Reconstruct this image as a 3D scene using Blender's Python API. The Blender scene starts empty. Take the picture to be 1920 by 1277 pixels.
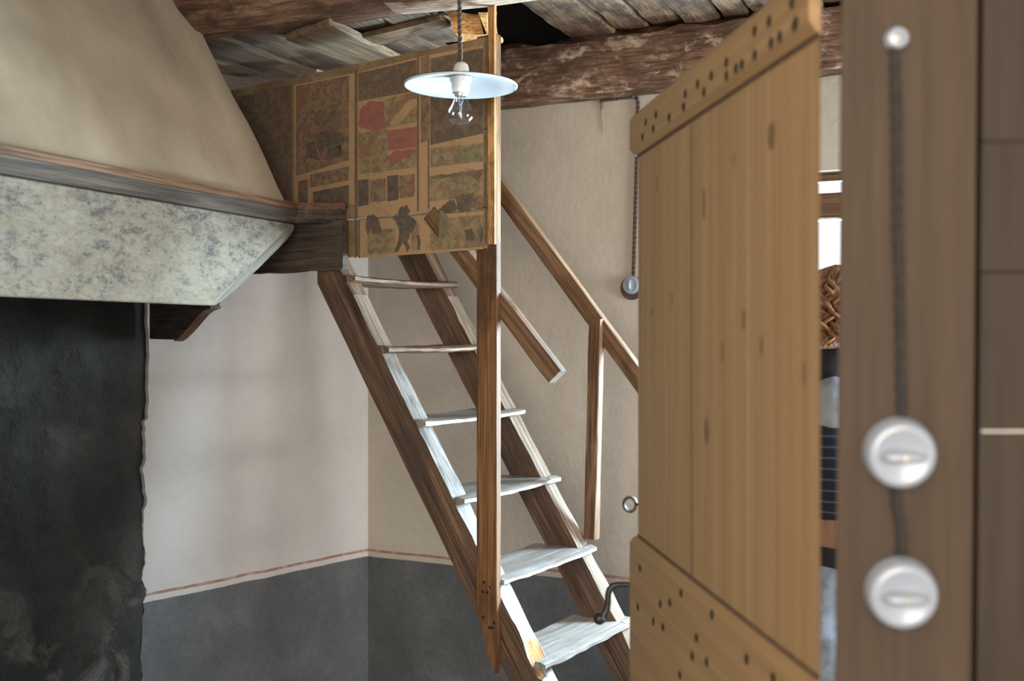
import bpy, bmesh, math, random
from mathutils import Vector, Matrix, noise

# ------------------------------------------------------------------ camera, world, lights
C = bpy.context.scene.collection
SC = bpy.context.scene
F = 2300.0                       # focal length for a 1920 px wide frame
EYE = 1.5
HZ = 620.0                       # row of the horizon
cam_d = bpy.data.cameras.new('camera')
cam = bpy.data.objects.new('camera', cam_d)
C.objects.link(cam)
cam.location = (0, 0, EYE)
cam.rotation_euler = (math.pi / 2, 0, 0)
cam_d.sensor_width = 36.0
cam_d.lens = F / 1920 * 36
cam_d.shift_y = -(1277 / 2 - HZ) / 1920
cam_d.clip_start = 0.02
cam_d.dof.use_dof = True
cam_d.dof.focus_distance = 3.0
cam_d.dof.aperture_fstop = 4.4
SC.camera = cam

world = bpy.data.worlds.new('world')
SC.world = world
world.use_nodes = True
bg = world.node_tree.nodes['Background']
bg.inputs[0].default_value = (0.92, 0.96, 1.0, 1)
bg.inputs[1].default_value = 1.2


def area(name, loc, target, sx, sy, power, color):
    d = bpy.data.lights.new(name, 'AREA')
    d.shape = 'RECTANGLE'
    d.size = sx
    d.size_y = sy
    d.energy = power
    d.color = color
    o = bpy.data.objects.new(name, d)
    C.objects.link(o)
    o.location = loc
    o.rotation_euler = (Vector(target) - Vector(loc)).to_track_quat('-Z', 'Y').to_euler()
    return o


# daylight behind the window in the back wall, and daylight coming through the hall behind the camera
area('window_daylight', (1.160, 3.645, 1.33), (1.160 - .493, 3.645 - .87, 1.33), 0.90, 1.0, 260, (0.58, 0.83, 1.0))
area('hall_daylight', (-0.35, -2.0, 1.75), (-0.35, 2.0, 1.6), 1.9, 1.7, 92, (1.0, 0.90, 0.78))

area('added_side_fill', (2.10, 1.87, 1.40), (1.0, 2.36, 1.40), .78, .95, 44, (0.90, 0.95, 1.0))  # added fill light at the unseen right opening, evens hood and back wall

SC.view_settings.view_transform = 'Standard'
SC.view_settings.look = 'None'
SC.view_settings.gamma = 1.0
SC.view_settings.use_curve_mapping = False
SC.view_settings.exposure = 0.95
SC.cycles.use_denoising = True
SC.cycles.max_bounces = 8
SC.cycles.caustics_reflective = False
SC.cycles.caustics_refractive = False

rnd = random.Random(7)
V = Vector


# ------------------------------------------------------------------ helpers
def nz(x, y=0.0, z=0.0, s=1.0):
    return noise.noise(V((x * s, y * s, z * s)))


def tag(o, label=None, cat=None, group=None, kind=None):
    if label: o['label'] = label
    if cat: o['category'] = cat
    if group: o['group'] = group
    if kind: o['kind'] = kind
    return o


def empty(name, loc, label=None, cat=None, group=None, kind=None):
    o = bpy.data.objects.new(name, None)
    o.empty_display_size = 0.1
    C.objects.link(o)
    o.matrix_world = Matrix.Translation(V(loc))
    return tag(o, label, cat, group, kind)


WM = {}


def link(name, me, mat, parent=None, M=None):
    """me holds vertices in the frame M (world by default)"""
    o = bpy.data.objects.new(name, me)
    C.objects.link(o)
    if M is None: M = Matrix.Identity(4)
    if mat is not None:
        for m in (mat if isinstance(mat, (list, tuple)) else [mat]):
            me.materials.append(m)
    if parent is not None:
        o.parent = parent
        pw = WM.get(parent.name, parent.matrix_basis.copy())
        o.matrix_basis = pw.inverted() @ M
    else:
        o.matrix_basis = M
    WM[o.name] = M.copy()
    return o


def mesh(name, verts, faces, mat, parent=None, M=None, smooth=None, world=True, mats=None):
    """verts in world space; stored in frame M"""
    if M is not None and world:
        Mi = M.inverted()
        verts = [Mi @ V(v) for v in verts]
    me = bpy.data.meshes.new(name)
    me.from_pydata([tuple(v) for v in verts], [], faces)
    bm = bmesh.new()
    bm.from_mesh(me)
    if mats is not None:
        bm.faces.ensure_lookup_table()
        for f, k in zip(bm.faces, mats): f.material_index = k
    bmesh.ops.recalc_face_normals(bm, faces=bm.faces)
    bm.to_mesh(me)
    bm.free()
    if smooth is not None:
        me.shade_smooth()
        me.set_sharp_from_angle(angle=math.radians(smooth))
    return link(name, me, mat, parent, M)


def frame(origin, x, y):
    x = V(x).normalized()
    z = x.cross(V(y)).normalized()
    y = z.cross(x)
    M = Matrix((x, y, z)).transposed().to_4x4()
    M.translation = V(origin)
    return M


def plank(name, p0, p1, w, t, side, mat, parent=None, cham=.003, jit=0.0, nseg=1, wav=0.0, seed=0.0, fr=None):
    """timber from p0 to p1: width w along `side`, thickness t across; hewn by jit"""
    p0, p1 = V(p0), V(p1)
    L = (p1 - p0).length
    M = frame(p0, p1 - p0, side)
    c = min(cham, w * .3, t * .3)
    a, b = w / 2, t / 2
    prof = [(-a + c, -b), (a - c, -b), (a, -b + c), (a, b - c), (a - c, b), (-a + c, b), (-a, b - c), (-a, -b + c)]
    vs, fs = [], []
    for i in range(nseg + 1):
        x = L * i / nseg
        oy = wav * nz(x * 1.3, seed, 3.1) if wav else 0
        oz = wav * nz(x * 1.3, seed, 9.7) if wav else 0
        for k, (y, z) in enumerate(prof):
            jy = jit * nz(x * 9, seed + k * 1.7, 1.0) if jit else 0
            jz = jit * nz(x * 9, seed + k * 1.7, 5.0) if jit else 0
            ex = jit * 2 * nz(k * 2.3, seed, 7.7) if jit and i in (0, nseg) else 0
            vs.append((x + ex, y + oy + jy, z + oz + jz))
    n = 8
    for i in range(nseg):
        for k in range(n):
            fs.append((i * n + k, i * n + (k + 1) % n, (i + 1) * n + (k + 1) % n, (i + 1) * n + k))
    fs.append(tuple(range(n)))
    fs.append(tuple(nseg * n + k for k in range(n)))
    return mesh(name, vs, fs, mat, parent, M, smooth=(40 if jit else None), world=False)


def box(name, lo, hi, mat, parent=None, M=None, cham=0.0):
    """box lo..hi in the frame M"""
    M = M or Matrix.Identity(4)
    (a, b, c), (d, e, f) = lo, hi
    bm = bmesh.new()
    bmesh.ops.create_cube(bm, size=1)
    for v in bm.verts:
        v.co = V(((a + d) / 2 + v.co.x * (d - a), (b + e) / 2 + v.co.y * (e - b), (c + f) / 2 + v.co.z * (f - c)))
    if cham:
        bmesh.ops.bevel(bm, geom=bm.edges[:], offset=cham, segments=1, affect='EDGES')
    me = bpy.data.meshes.new(name)
    bm.to_mesh(me)
    bm.free()
    return link(name, me, mat, parent, M)


def prism(name, poly, ex, ey, o, depth, mat, parent=None, cham=0.0, M=None):
    """polygon (a,b) in the plane o + a*ex + b*ey, pushed along `depth` vector"""
    o, ex, ey, depth = V(o), V(ex), V(ey), V(depth)
    vs = [o + ex * a + ey * b for a, b in poly]
    n = len(vs)
    vs += [v + depth for v in vs]
    fs = [tuple(range(n)), tuple(range(2 * n - 1, n - 1, -1))]
    fs += [(k, (k + 1) % n, n + (k + 1) % n, n + k) for k in range(n)]
    if M is None: M = frame(o, ex, ey)
    ob = mesh(name, vs, fs, mat, parent, M)
    if cham:
        m = ob.modifiers.new('edge', 'BEVEL')
        m.width = cham
        m.segments = 1
        m.limit_method = 'ANGLE'
    return ob


def tube_data(path, r, seg=10, closed=False):
    path = [V(p) for p in path]
    vs, fs = [], []
    n = len(path)
    prev = None
    for i, p in enumerate(path):
        a = path[(i - 1) % n] if (closed or i) else p
        b = path[(i + 1) % n] if (closed or i < n - 1) else p
        d = (b - a).normalized()
        if prev is None:
            ref = V((0, 0, 1)) if abs(d.z) < .9 else V((1, 0, 0))
            u = d.cross(ref).normalized()
        else:
            u = (prev - d * prev.dot(d)).normalized()
        prev = u
        w = d.cross(u)
        rr = r[i] if isinstance(r, (list, tuple)) else r
        for k in range(seg):
            t = 2 * math.pi * k / seg
            vs.append(p + u * rr * math.cos(t) + w * rr * math.sin(t))
    m = n if closed else n - 1
    for i in range(m):
        j = (i + 1) % n
        for k in range(seg):
            fs.append((i * seg + k, i * seg + (k + 1) % seg, j * seg + (k + 1) % seg, j * seg + k))
    if not closed:
        fs.append(tuple(range(seg)))
        fs.append(tuple((n - 1) * seg + k for k in range(seg)))
    return vs, fs


def merge(parts):
    vs, fs = [], []
    for v, f in parts:
        o = len(vs)
        vs += list(v)
        fs += [tuple(i + o for i in q) for q in f]
    return vs, fs


def tube(name, path, r, mat, parent=None, seg=10, closed=False, M=None):
    vs, fs = tube_data(path, r, seg, closed)
    return mesh(name, vs, fs, mat, parent, M, smooth=60)


def twisted(path, r, pitch, step=.004):
    """two strands wound round each other along a polyline"""
    path = [V(p) for p in path]
    pts = [path[0]]
    for a, b in zip(path, path[1:]):
        n = max(1, int((b - a).length / step))
        for i in range(1, n + 1): pts.append(a.lerp(b, i / n))
    out = []
    for ph in (0, math.pi):
        q, s = [], 0
        for i, p in enumerate(pts):
            if i: s += (p - pts[i - 1]).length
            d = (pts[min(i + 1, len(pts) - 1)] - pts[max(i - 1, 0)]).normalized()
            ref = V((0, 0, 1)) if abs(d.z) < .7 else V((0, 1, 0))
            u = d.cross(ref).normalized()
            w = d.cross(u)
            t = 2 * math.pi * s / pitch + ph
            q.append(p + (u * math.cos(t) + w * math.sin(t)) * r * .75)
        out.append(tube_data(q, r, 6))
    return merge(out)


def lathe(name, prof, mat, parent=None, M=None, seg=32, smooth=40):
    """profile (radius, height) round local Z"""
    vs, fs = [], []
    n = len(prof)
    idx = []
    for r, h in prof:
        if r < 1e-6:
            idx.append([len(vs)]);
            vs.append((0, 0, h))
        else:
            idx.append(list(range(len(vs), len(vs) + seg)))
            for k in range(seg):
                t = 2 * math.pi * k / seg
                vs.append((r * math.cos(t), r * math.sin(t), h))
    for a, b in zip(idx, idx[1:]):
        for k in range(seg):
            k2 = (k + 1) % seg
            q = [a[k % len(a)], a[k2 % len(a)], b[k2 % len(b)], b[k % len(b)]]
            q2 = []
            for i in q:
                if i not in q2: q2.append(i)
            if len(q2) >= 3: fs.append(tuple(q2))
    return mesh(name, vs, fs, mat, parent, M, smooth=smooth, world=False)


def ray(px, py=None):
    return ((px - 960) / F, (HZ - py) / F if py is not None else 0)


def at(px, py, Y):
    return V(((px - 960) / F * Y, Y, EYE + (HZ - py) / F * Y))


def on_plane(px, py, o, n):
    """where a sight line meets the plane through o with normal n"""
    d = V(((px - 960) / F, 1, (HZ - py) / F))
    e = V((0, 0, EYE))
    t = (V(o) - e).dot(V(n)) / d.dot(V(n))
    return e + d * t


# ------------------------------------------------------------------ materials
def new_mat(name):
    m = bpy.data.materials.new(name)
    m.use_nodes = True
    nt = m.node_tree
    b = nt.nodes['Principled BSDF']
    return m, nt, b


def N(nt, t, **kw):
    n = nt.nodes.new(t)
    for k, v in kw.items():
        if k.startswith('i_'):
            n.inputs[k[2:].replace('_', ' ')].default_value = v
        else:
            setattr(n, k, v)
    return n


def coords(nt, scale=(1, 1, 1), rand=True):
    tc = N(nt, 'ShaderNodeTexCoord')
    mp = N(nt, 'ShaderNodeMapping')
    mp.inputs['Scale'].default_value = scale
    if rand:
        oi = N(nt, 'ShaderNodeObjectInfo')
        mu = N(nt, 'ShaderNodeVectorMath', operation='SCALE')
        co = N(nt, 'ShaderNodeCombineXYZ')
        for k in range(3): nt.links.new(oi.outputs['Random'], co.inputs[k])
        nt.links.new(co.outputs[0], mu.inputs[0])
        mu.inputs['Scale'].default_value = 37.0
        ad = N(nt, 'ShaderNodeVectorMath', operation='ADD')
        nt.links.new(tc.outputs['Object'], ad.inputs[0])
        nt.links.new(mu.outputs[0], ad.inputs[1])
        nt.links.new(ad.outputs[0], mp.inputs['Vector'])
    else:
        nt.links.new(tc.outputs['Object'], mp.inputs['Vector'])
    return mp.outputs['Vector']


def noise_n(nt, vec, scale, detail=5, rough=.55, dist=0.0):
    n = N(nt, 'ShaderNodeTexNoise')
    n.inputs['Scale'].default_value = scale
    n.inputs['Detail'].default_value = detail
    n.inputs['Roughness'].default_value = rough
    n.inputs['Distortion'].default_value = dist
    nt.links.new(vec, n.inputs['Vector'])
    return n.outputs['Fac']


def ramp(nt, fac, stops):
    r = N(nt, 'ShaderNodeValToRGB')
    el = r.color_ramp.elements
    while len(el) < len(stops): el.new(.5)
    for e, (p, c) in zip(el, stops):
        e.position = p
        e.color = (c[0], c[1], c[2], 1) if not isinstance(c, (int, float)) else (c, c, c, 1)
    nt.links.new(fac, r.inputs['Fac'])
    return r.outputs['Color']


def mix(nt, fac, a, b, mode='MIX'):
    m = N(nt, 'ShaderNodeMix', data_type='RGBA', blend_type=mode)
    for k, v in ((0, fac), (6, a), (7, b)):
        sock = m.inputs[k]
        if isinstance(v, bpy.types.NodeSocket):
            nt.links.new(v, sock)
        elif isinstance(v, (int, float)):
            sock.default_value = v if k == 0 else (v, v, v, 1)
        else:
            sock.default_value = (v[0], v[1], v[2], 1)
    return m.outputs[2]


def math_n(nt, op, a, b=None, c=None):
    m = N(nt, 'ShaderNodeMath', operation=op)
    for k, v in enumerate((a, b, c)):
        if v is None: continue
        if isinstance(v, (int, float)): m.inputs[k].default_value = v
        else: nt.links.new(v, m.inputs[k])
    return m.outputs[0]


def bump(nt, b, h, strength, dist=.01):
    n = N(nt, 'ShaderNodeBump')
    n.inputs['Strength'].default_value = strength
    n.inputs['Distance'].default_value = dist
    nt.links.new(h, n.inputs['Height'])
    nt.links.new(n.outputs[0], b.inputs['Normal'])


def wood(name, dark, mid, light, gs=(1.0, 16, 16), rough=.75, bmp=.35, blot=None, wear=None, wear_amt=.5, spec=.25, knots=None, streak=.8, bsc=7.0, bamt=.8):
    m, nt, b = new_mat(name)
    v = coords(nt, gs)
    f = noise_n(nt, v, 2.2, 6, .6, .7)
    col = ramp(nt, f, [(.28, dark), (.5, mid), (.74, light)])
    v2 = coords(nt, (gs[0] * 1.6, gs[1] * 5, gs[2] * 5))
    f2 = noise_n(nt, v2, 3.0, 4, .6, .2)
    col = mix(nt, streak, col, ramp(nt, f2, [(.36, .34), (.56, 1.16)]), 'MULTIPLY')
    vl = coords(nt, (1, 1, 1))
    if blot is not None:
        fb = noise_n(nt, coords(nt, (.55, 1, 1)), bsc, 8, .68, .3)
        col = mix(nt, ramp(nt, fb, [(.47, 0.0), (.60, bamt)]), col, blot)
    if wear is not None:
        vw = coords(nt, (gs[0] * 2.4, gs[1] * .7, gs[2] * .7))
        fw = noise_n(nt, vw, 3.2, 8, .68, .3)
        col = mix(nt, ramp(nt, fw, [(1 - wear_amt - .06, 0.0), (1 - wear_amt + .06, .95)]), col, wear)
    if knots is not None:
        vk = coords(nt, (2.2, 9, 9))
        vo = N(nt, 'ShaderNodeTexVoronoi')
        vo.inputs['Scale'].default_value = 1.3
        nt.links.new(vk, vo.inputs['Vector'])
        col = mix(nt, ramp(nt, vo.outputs['Distance'], [(.03, .8), (.075, 0.0)]), col, knots)
    nt.links.new(col, b.inputs['Base Color'])
    b.inputs['Roughness'].default_value = rough
    b.inputs['Specular IOR Level'].default_value = spec
    h = math_n(nt, 'ADD', f2, math_n(nt, 'MULTIPLY', f, .6))
    bump(nt, b, h, bmp, .004)
    return m


def plain(name, col, rough=.5, metal=0.0, spec=.5, var=.12, scale=30, bmp=0.0, trans=0.0):
    m, nt, b = new_mat(name)
    v = coords(nt)
    f = noise_n(nt, v, scale, 4)
    d = tuple(c * (1 - var) for c in col)
    l = tuple(min(1, c * (1 + var)) for c in col)
    nt.links.new(ramp(nt, f, [(.3, d), (.7, l)]), b.inputs['Base Color'])
    b.inputs['Roughness'].default_value = rough
    b.inputs['Metallic'].default_value = metal
    b.inputs['Specular IOR Level'].default_value = spec
    if bmp: bump(nt, b, f, bmp, .003)
    return m


def plaster(name, base, alt, lump=.6, grain=.25, dado=True, bstr=.55):
    m, nt, b = new_mat(name)
    v = coords(nt, rand=False)
    f = noise_n(nt, v, 2.2, 6, .6, .2)
    col = ramp(nt, f, [(.3, alt), (.62, base)])
    fs = noise_n(nt, v, 38, 3)
    col = mix(nt, .12, col, ramp(nt, fs, [(.3, .6), (.7, 1.0)]), 'MULTIPLY')
    if dado:
        sp = N(nt, 'ShaderNodeSeparateXYZ')
        nt.links.new(v, sp.inputs[0])
        fn = noise_n(nt, v, 7, 4)
        z = math_n(nt, 'ADD', sp.outputs[2], math_n(nt, 'MULTIPLY', math_n(nt, 'SUBTRACT', fn, .5), .009))
        vg = noise_n(nt, v, 5, 7, .65, .3)
        vg2 = noise_n(nt, v, 60, 3, .6)
        grey = ramp(nt, vg, [(.3, (.080, .080, .080)), (.55, (.108, .107, .106)), (.8, (.155, .150, .144))])
        grey = mix(nt, .35, grey, ramp(nt, vg2, [(.35, .55), (.7, 1.0)]), 'MULTIPLY')
        # brush-painted line: red band over a strip of bare plaster over the dark dado
        fl = noise_n(nt, v, 26, 3)
        red = math_n(nt, 'MULTIPLY', math_n(nt, 'COMPARE', z, .752, .0042), ramp(nt, fl, [(.36, .55), (.52, 1.0)]))
        col = mix(nt, red, col, (.26, .135, .100))
        isd = math_n(nt, 'LESS_THAN', z, .731)
        col = mix(nt, isd, col, grey)
    nt.links.new(col, b.inputs['Base Color'])
    b.inputs['Roughness'].default_value = .92
    b.inputs['Specular IOR Level'].default_value = .15
    f1 = noise_n(nt, v, 11, 6, .6)
    f2 = noise_n(nt, v, 60, 4, .6)
    h = math_n(nt, 'ADD', math_n(nt, 'MULTIPLY', f1, lump), math_n(nt, 'MULTIPLY', f2, grain))
    bump(nt, b, h, bstr, .014)
    return m


def glass(name, rough=0.0, tint=(1, 1, 1), ior=1.45):
    """thin glass: mostly clear, glossy at grazing angles"""
    m, nt, b = new_mat(name)
    nt.nodes.remove(b)
    out = nt.nodes['Material Output']
    tr = N(nt, 'ShaderNodeBsdfTransparent')
    tr.inputs[0].default_value = (*tint, 1)
    gl = N(nt, 'ShaderNodeBsdfGlossy')
    gl.inputs['Roughness'].default_value = rough
    fr = N(nt, 'ShaderNodeLayerWeight')
    fr.inputs['Blend'].default_value = .25
    mx = N(nt, 'ShaderNodeMixShader')
    sc_ = math_n(nt, 'MULTIPLY_ADD', math_n(nt, 'POWER', fr.outputs['Facing'], ior * 2.2), .75, .045)
    nt.links.new(sc_, mx.inputs[0])
    nt.links.new(tr.outputs[0], mx.inputs[1])
    nt.links.new(gl.outputs[0], mx.inputs[2])
    nt.links.new(mx.outputs[0], out.inputs['Surface'])
    return m


M_back = plaster('back_wall_plaster', (0.4300, 0.3698, 0.3027), (0.3698, 0.3139, 0.2511), lump=.8, grain=.35, bstr=.30)
M_left = plaster('left_wall_plaster', (0.4618, 0.4250, 0.3906), (0.4040, 0.3694, 0.3337), lump=.35, grain=.15)
M_hood = plaster('hood_plaster', (0.3100, 0.2387, 0.1617), (0.1953, 0.1438, 0.0924), lump=.18, grain=.16, dado=False)
M_white = plaster('lime_plaster', (.62, .57, .50), (.55, .50, .43), dado=False)

# sooty masonry of the hearth
M_soot, nt, b = new_mat('sooty_masonry')
v = coords(nt, rand=False)
f = noise_n(nt, v, 4.5, 8, .62, .4)
col = ramp(nt, f, [(.40, (0.0350, 0.0338, 0.0325)), (.56, (0.0500, 0.0462, 0.0425)), (.68, (0.0813, 0.0737, 0.0650)), (.8, (0.1625, 0.1500, 0.1250))])
sz = N(nt, 'ShaderNodeSeparateXYZ')
nt.links.new(v, sz.inputs[0])
lowm = math_n(nt, 'MULTIPLY', ramp(nt, sz.outputs[2], [(.55, 1.0), (1.0, 0.0)]), ramp(nt, noise_n(nt, v, 6.5, 9, .66, .5), [(.50, 0.0), (.62, .9)]))
col = mix(nt, lowm, col, (.14, .128, .112))
nt.links.new(col, b.inputs['Base Color'])
b.inputs['Roughness'].default_value = .95
b.inputs['Specular IOR Level'].default_value = .1
bump(nt, b, noise_n(nt, v, 16, 6, .65), .9, .03)

M_string = wood('stringer_wood', (0.0498, 0.0281, 0.0168), (0.1115, 0.0636, 0.0379), (0.2111, 0.1254, 0.0758), gs=(1.2, 16, 16), blot=(0.0583, 0.0393, 0.0316))
M_worn = wood('worn_stringer_edge', (0.1014, 0.0800, 0.0672), (0.2106, 0.1800, 0.1554), (0.2964, 0.2720, 0.2520), gs=(1.5, 26, 26), bmp=.7, wear=(0.0780, 0.0560, 0.0420), wear_amt=.47, rough=.5, spec=.5)
M_tread = wood('tread_wood', (0.1330, 0.1058, 0.0858), (0.2170, 0.1862, 0.1638), (0.2870, 0.2628, 0.2418), gs=(1.1, 7, 7), bmp=.25, wear=(0.0980, 0.0693, 0.0507), wear_amt=.33, rough=.38, spec=.75, streak=.5)
M_tread_up = wood('upper_tread_wood', (.07, .036, .020), (.16, .098, .062), (.27, .19, .135), gs=(1.4, 12, 12), bmp=.5)
M_worn_up = wood('upper_stringer_edge', (.09, .058, .040), (.19, .135, .095), (.28, .215, .16), gs=(1.5, 26, 26), bmp=.7)
M_post = wood('pine_post', (0.0688, 0.0288, 0.0104), (0.1536, 0.0712, 0.0272), (0.2416, 0.1256, 0.0536), gs=(1.0, 22, 22), blot=(0.0448, 0.0200, 0.0096), bmp=.3)
M_rail = wood('rail_wood', (0.0527, 0.0247, 0.0110), (0.1215, 0.0603, 0.0263), (0.2099, 0.1173, 0.0561), gs=(1.2, 20, 20), bmp=.3, spec=.35)
M_raw = wood('raw_split_wood', (.24, .10, .028), (.50, .255, .085), (.64, .37, .15), gs=(2.0, 26, 26), bmp=.9, blot=(.13, .060, .022), bsc=14)
M_door = wood('pine_door', (0.2330, 0.1465, 0.0715), (0.2912, 0.1846, 0.0933), (0.3371, 0.2203, 0.1200), gs=(.45, 22, 22), rough=.6, bmp=.08, streak=.16)
M_knot = wood('pine_knot', (0.1148, 0.0648, 0.0324), (0.1688, 0.0999, 0.0513), (0.2228, 0.1350, 0.0702), gs=(2, 2, 2), rough=.6, bmp=.05)
M_joint_shade = plain('joint_and_shade_line', (.075, .046, .026), rough=.9, var=.3)  # dark tone for the plank joint and the shade painted along ledges
M_beam = wood('old_beam_wood', (0.0689, 0.0344, 0.0209), (0.1722, 0.0959, 0.0590), (0.2755, 0.1722, 0.1132), gs=(1.6, 9, 9), bmp=.9, blot=(0.0689, 0.0381, 0.0258), wear=(0.4957, 0.3788, 0.2829), wear_amt=.40, bsc=17.0, bamt=.85)
M_beam2 = wood('front_beam_wood', (0.0563, 0.0298, 0.0182), (0.1490, 0.0811, 0.0497), (0.3064, 0.1822, 0.1110), gs=(1.8, 11, 11), bmp=.9, blot=(0.0513, 0.0298, 0.0199), bsc=17.0, bamt=.85)
M_beam_low = wood('lit_beam_soffit', (.20, .13, .085), (.33, .235, .165), (.45, .34, .25), gs=(1.6, 12, 12), bmp=.8, blot=(.13, .08, .05), bsc=17.0, bamt=.85)  # paler beam colour that paints the lit soffit
M_board = wood('loft_board_wood', (0.0585, 0.0364, 0.0234), (0.1235, 0.0819, 0.0520), (0.2041, 0.1430, 0.0936), gs=(1.2, 12, 12), bmp=.6, blot=(0.0728, 0.0468, 0.0325), bsc=17.0, bamt=.85)
M_cboard = wood('ceiling_board_wood', (0.0578, 0.0303, 0.0173), (0.1264, 0.0751, 0.0419), (0.1878, 0.1214, 0.0723), gs=(1.6, 11, 11), bmp=.8, blot=(0.0361, 0.0195, 0.0116), bsc=17.0, bamt=.85)
M_batten = wood('batten_wood', (.10, .064, .036), (.165, .112, .068), (.22, .155, .098), gs=(1.0, 14, 14), bmp=.3)
M_dark = wood('smoke_blackened_wood', (0.0324, 0.0234, 0.0198), (0.0612, 0.0432, 0.0324), (0.1242, 0.0846, 0.0612), gs=(1.2, 10, 10), bmp=.5, blot=(0.0702, 0.0504, 0.0360))
M_loft = plain('loft_darkness', (.012, .011, .010), rough=.95, spec=.1)  # near-black colour stands in for the unlit loft
M_trim_lo = wood('weathered_trim', (0.0266, 0.0189, 0.0133), (0.0589, 0.0435, 0.0301), (0.1026, 0.0771, 0.0546), gs=(1.2, 18, 18), bmp=.4)
M_trim_up = wood('trim_top_edge', (0.0626, 0.0310, 0.0155), (0.1252, 0.0639, 0.0310), (0.1804, 0.1004, 0.0558), gs=(1.2, 14, 14), bmp=.3)
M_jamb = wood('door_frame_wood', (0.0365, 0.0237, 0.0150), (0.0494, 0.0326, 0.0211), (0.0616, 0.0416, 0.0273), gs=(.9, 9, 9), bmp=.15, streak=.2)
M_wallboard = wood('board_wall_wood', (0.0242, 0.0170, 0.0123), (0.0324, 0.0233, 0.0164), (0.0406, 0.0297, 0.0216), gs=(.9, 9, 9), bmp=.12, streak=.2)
M_floor = wood('floor_board_wood', (.10, .065, .04), (.20, .14, .09), (.28, .20, .14), gs=(1, 9, 9))
M_porc = plain('white_porcelain', (0.2275, 0.2559, 0.3036), rough=.22, spec=.6, var=.03)
M_porc_l = plain('lamp_porcelain', (.50, .48, .45), rough=.25, spec=.5, var=.03)
M_porc_d = plain('brown_switch_base', (.055, .028, .022), rough=.45, var=.2)
M_enamel = plain('white_enamel', (.44, .46, .49), rough=.28, spec=.45, var=.02)
M_enamel_t = plain('dark_enamel_top', (.030, .030, .034), rough=.3, var=.1)
M_wire = plain('cloth_covered_wire', (.045, .032, .024), rough=.9, var=.3, scale=120)
M_wire_d = plain('dark_cloth_wire', (.020, .016, .014), rough=.95, var=.3, scale=120)
M_iron = plain('dark_iron', (.030, .028, .027), rough=.45, metal=.7, var=.3)
M_steel = plain('steel_screw', (.45, .42, .36), rough=.35, metal=.9, var=.1)
M_glass = glass('clear_glass')
M_bulb = glass('bulb_glass', 0.0, (.97, .98, 1.0), 1.5)
M_cobweb = plain('dusty_cobweb', (.20, .17, .14), rough=1, var=.3)
M_pale_joint = plain('pale_joint_strip', (.42, .40, .36), rough=.9, var=.2)

# flaking paint of the hood fascia
M_fwear = wood('worn_fascia_edge', (0.0672, 0.0504, 0.0375), (0.1148, 0.0920, 0.0690), (0.1513, 0.1264, 0.0990), gs=(1.5, 22, 22), bmp=.4, wear=(0.0782, 0.0608, 0.0495), wear_amt=.36)
M_fascia, nt, b = new_mat('flaking_fascia_paint')
v = coords(nt, (1.0, 1.9, 1.9))
f1 = noise_n(nt, v, 30, 13, .84, .15)
f3 = noise_n(nt, coords(nt, (1.0, 1.6, 1.6)), 2.6, 5, .6)
fm = math_n(nt, 'ADD', f1, math_n(nt, 'MULTIPLY', math_n(nt, 'SUBTRACT', f3, .5), .38))
col = ramp(nt, fm, [(.40, (0.0620, 0.0532, 0.0458)), (.455, (0.0880, 0.0760, 0.0642)), (.485, (0.1500, 0.1254, 0.0915)), (.60, (0.2050, 0.1729, 0.1250)), (.75, (0.2650, 0.2280, 0.1716))])
f2 = noise_n(nt, coords(nt, (1.0, 7, 7)), 5, 8, .7, .2)
col = mix(nt, ramp(nt, f2, [(.50, 0.0), (.66, .7)]), col, (.16, .122, .080))
f4 = noise_n(nt, coords(nt, (1.0, 2.5, 2.5)), 34, 6, .7)
col = mix(nt, ramp(nt, f4, [(.62, 0.0), (.68, .8)]), col, (.075, .068, .064))
nt.links.new(col, b.inputs['Base Color'])
b.inputs['Roughness'].default_value = .8
b.inputs['Specular IOR Level'].default_value = .2
bump(nt, b, fm, .5, .006)

# ------------------------------------------------------------------ setting
wa = V((.36, 3.70, 0))                       # a point of the back wall
bd = V((-.870, .493, 0))                     # back wall runs this way (leftwards, receding)
bn = V((-.493, -.870, 0))                    # its face looks this way
corner = wa + bd * .978
ld = V((-.607, -.795, 0)).normalized()       # left wall runs this way (towards the viewer)
ln = V((.795, -.607, 0)).normalized()
ZT = 2.62
up_ = V((0, 0, 1))


def bw(t, z, off=0.0):
    p = wa + bd * t + bn * off
    return V((p.x, p.y, z))


def lw(s, z, off=0.0):
    p = corner + ld * s + ln * off
    return V((p.x, p.y, z))


# back wall with the window opening
WT0, WT1, WZ0, WZ1 = -.35, -1.15, .95, 1.945
vs, fs = [], []


def add_quad(*p):
    o = len(vs)
    vs.extend(p)
    fs.append(tuple(range(o, o + len(p))))


ts = [.978 + .0, WT0, WT1, -2.2]
zs = [0, WZ0, WZ1, ZT]
for off in (0, -.16):
    for i in range(3):
        for j in range(3):
            if i == 1 and j == 1: continue
            add_quad(bw(ts[i], zs[j], off), bw(ts[i + 1], zs[j], off), bw(ts[i + 1], zs[j + 1], off), bw(ts[i], zs[j + 1], off))
for (ta, za, tb, zb) in ((WT0, WZ0, WT1, WZ0), (WT1, WZ0, WT1, WZ1), (WT1, WZ1, WT0, WZ1), (WT0, WZ1, WT0, WZ0)):
    add_quad(bw(ta, za), bw(tb, zb), bw(tb, zb, -.16), bw(ta, za, -.16))
me = bpy.data.meshes.new('wall_back')
me.from_pydata([tuple(p) for p in vs], [], fs)
wall_back = link('wall_back', me, M_back)
tag(wall_back, 'rough cream plastered wall behind the stairs with dark grey dado', 'wall', kind='structure')

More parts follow.
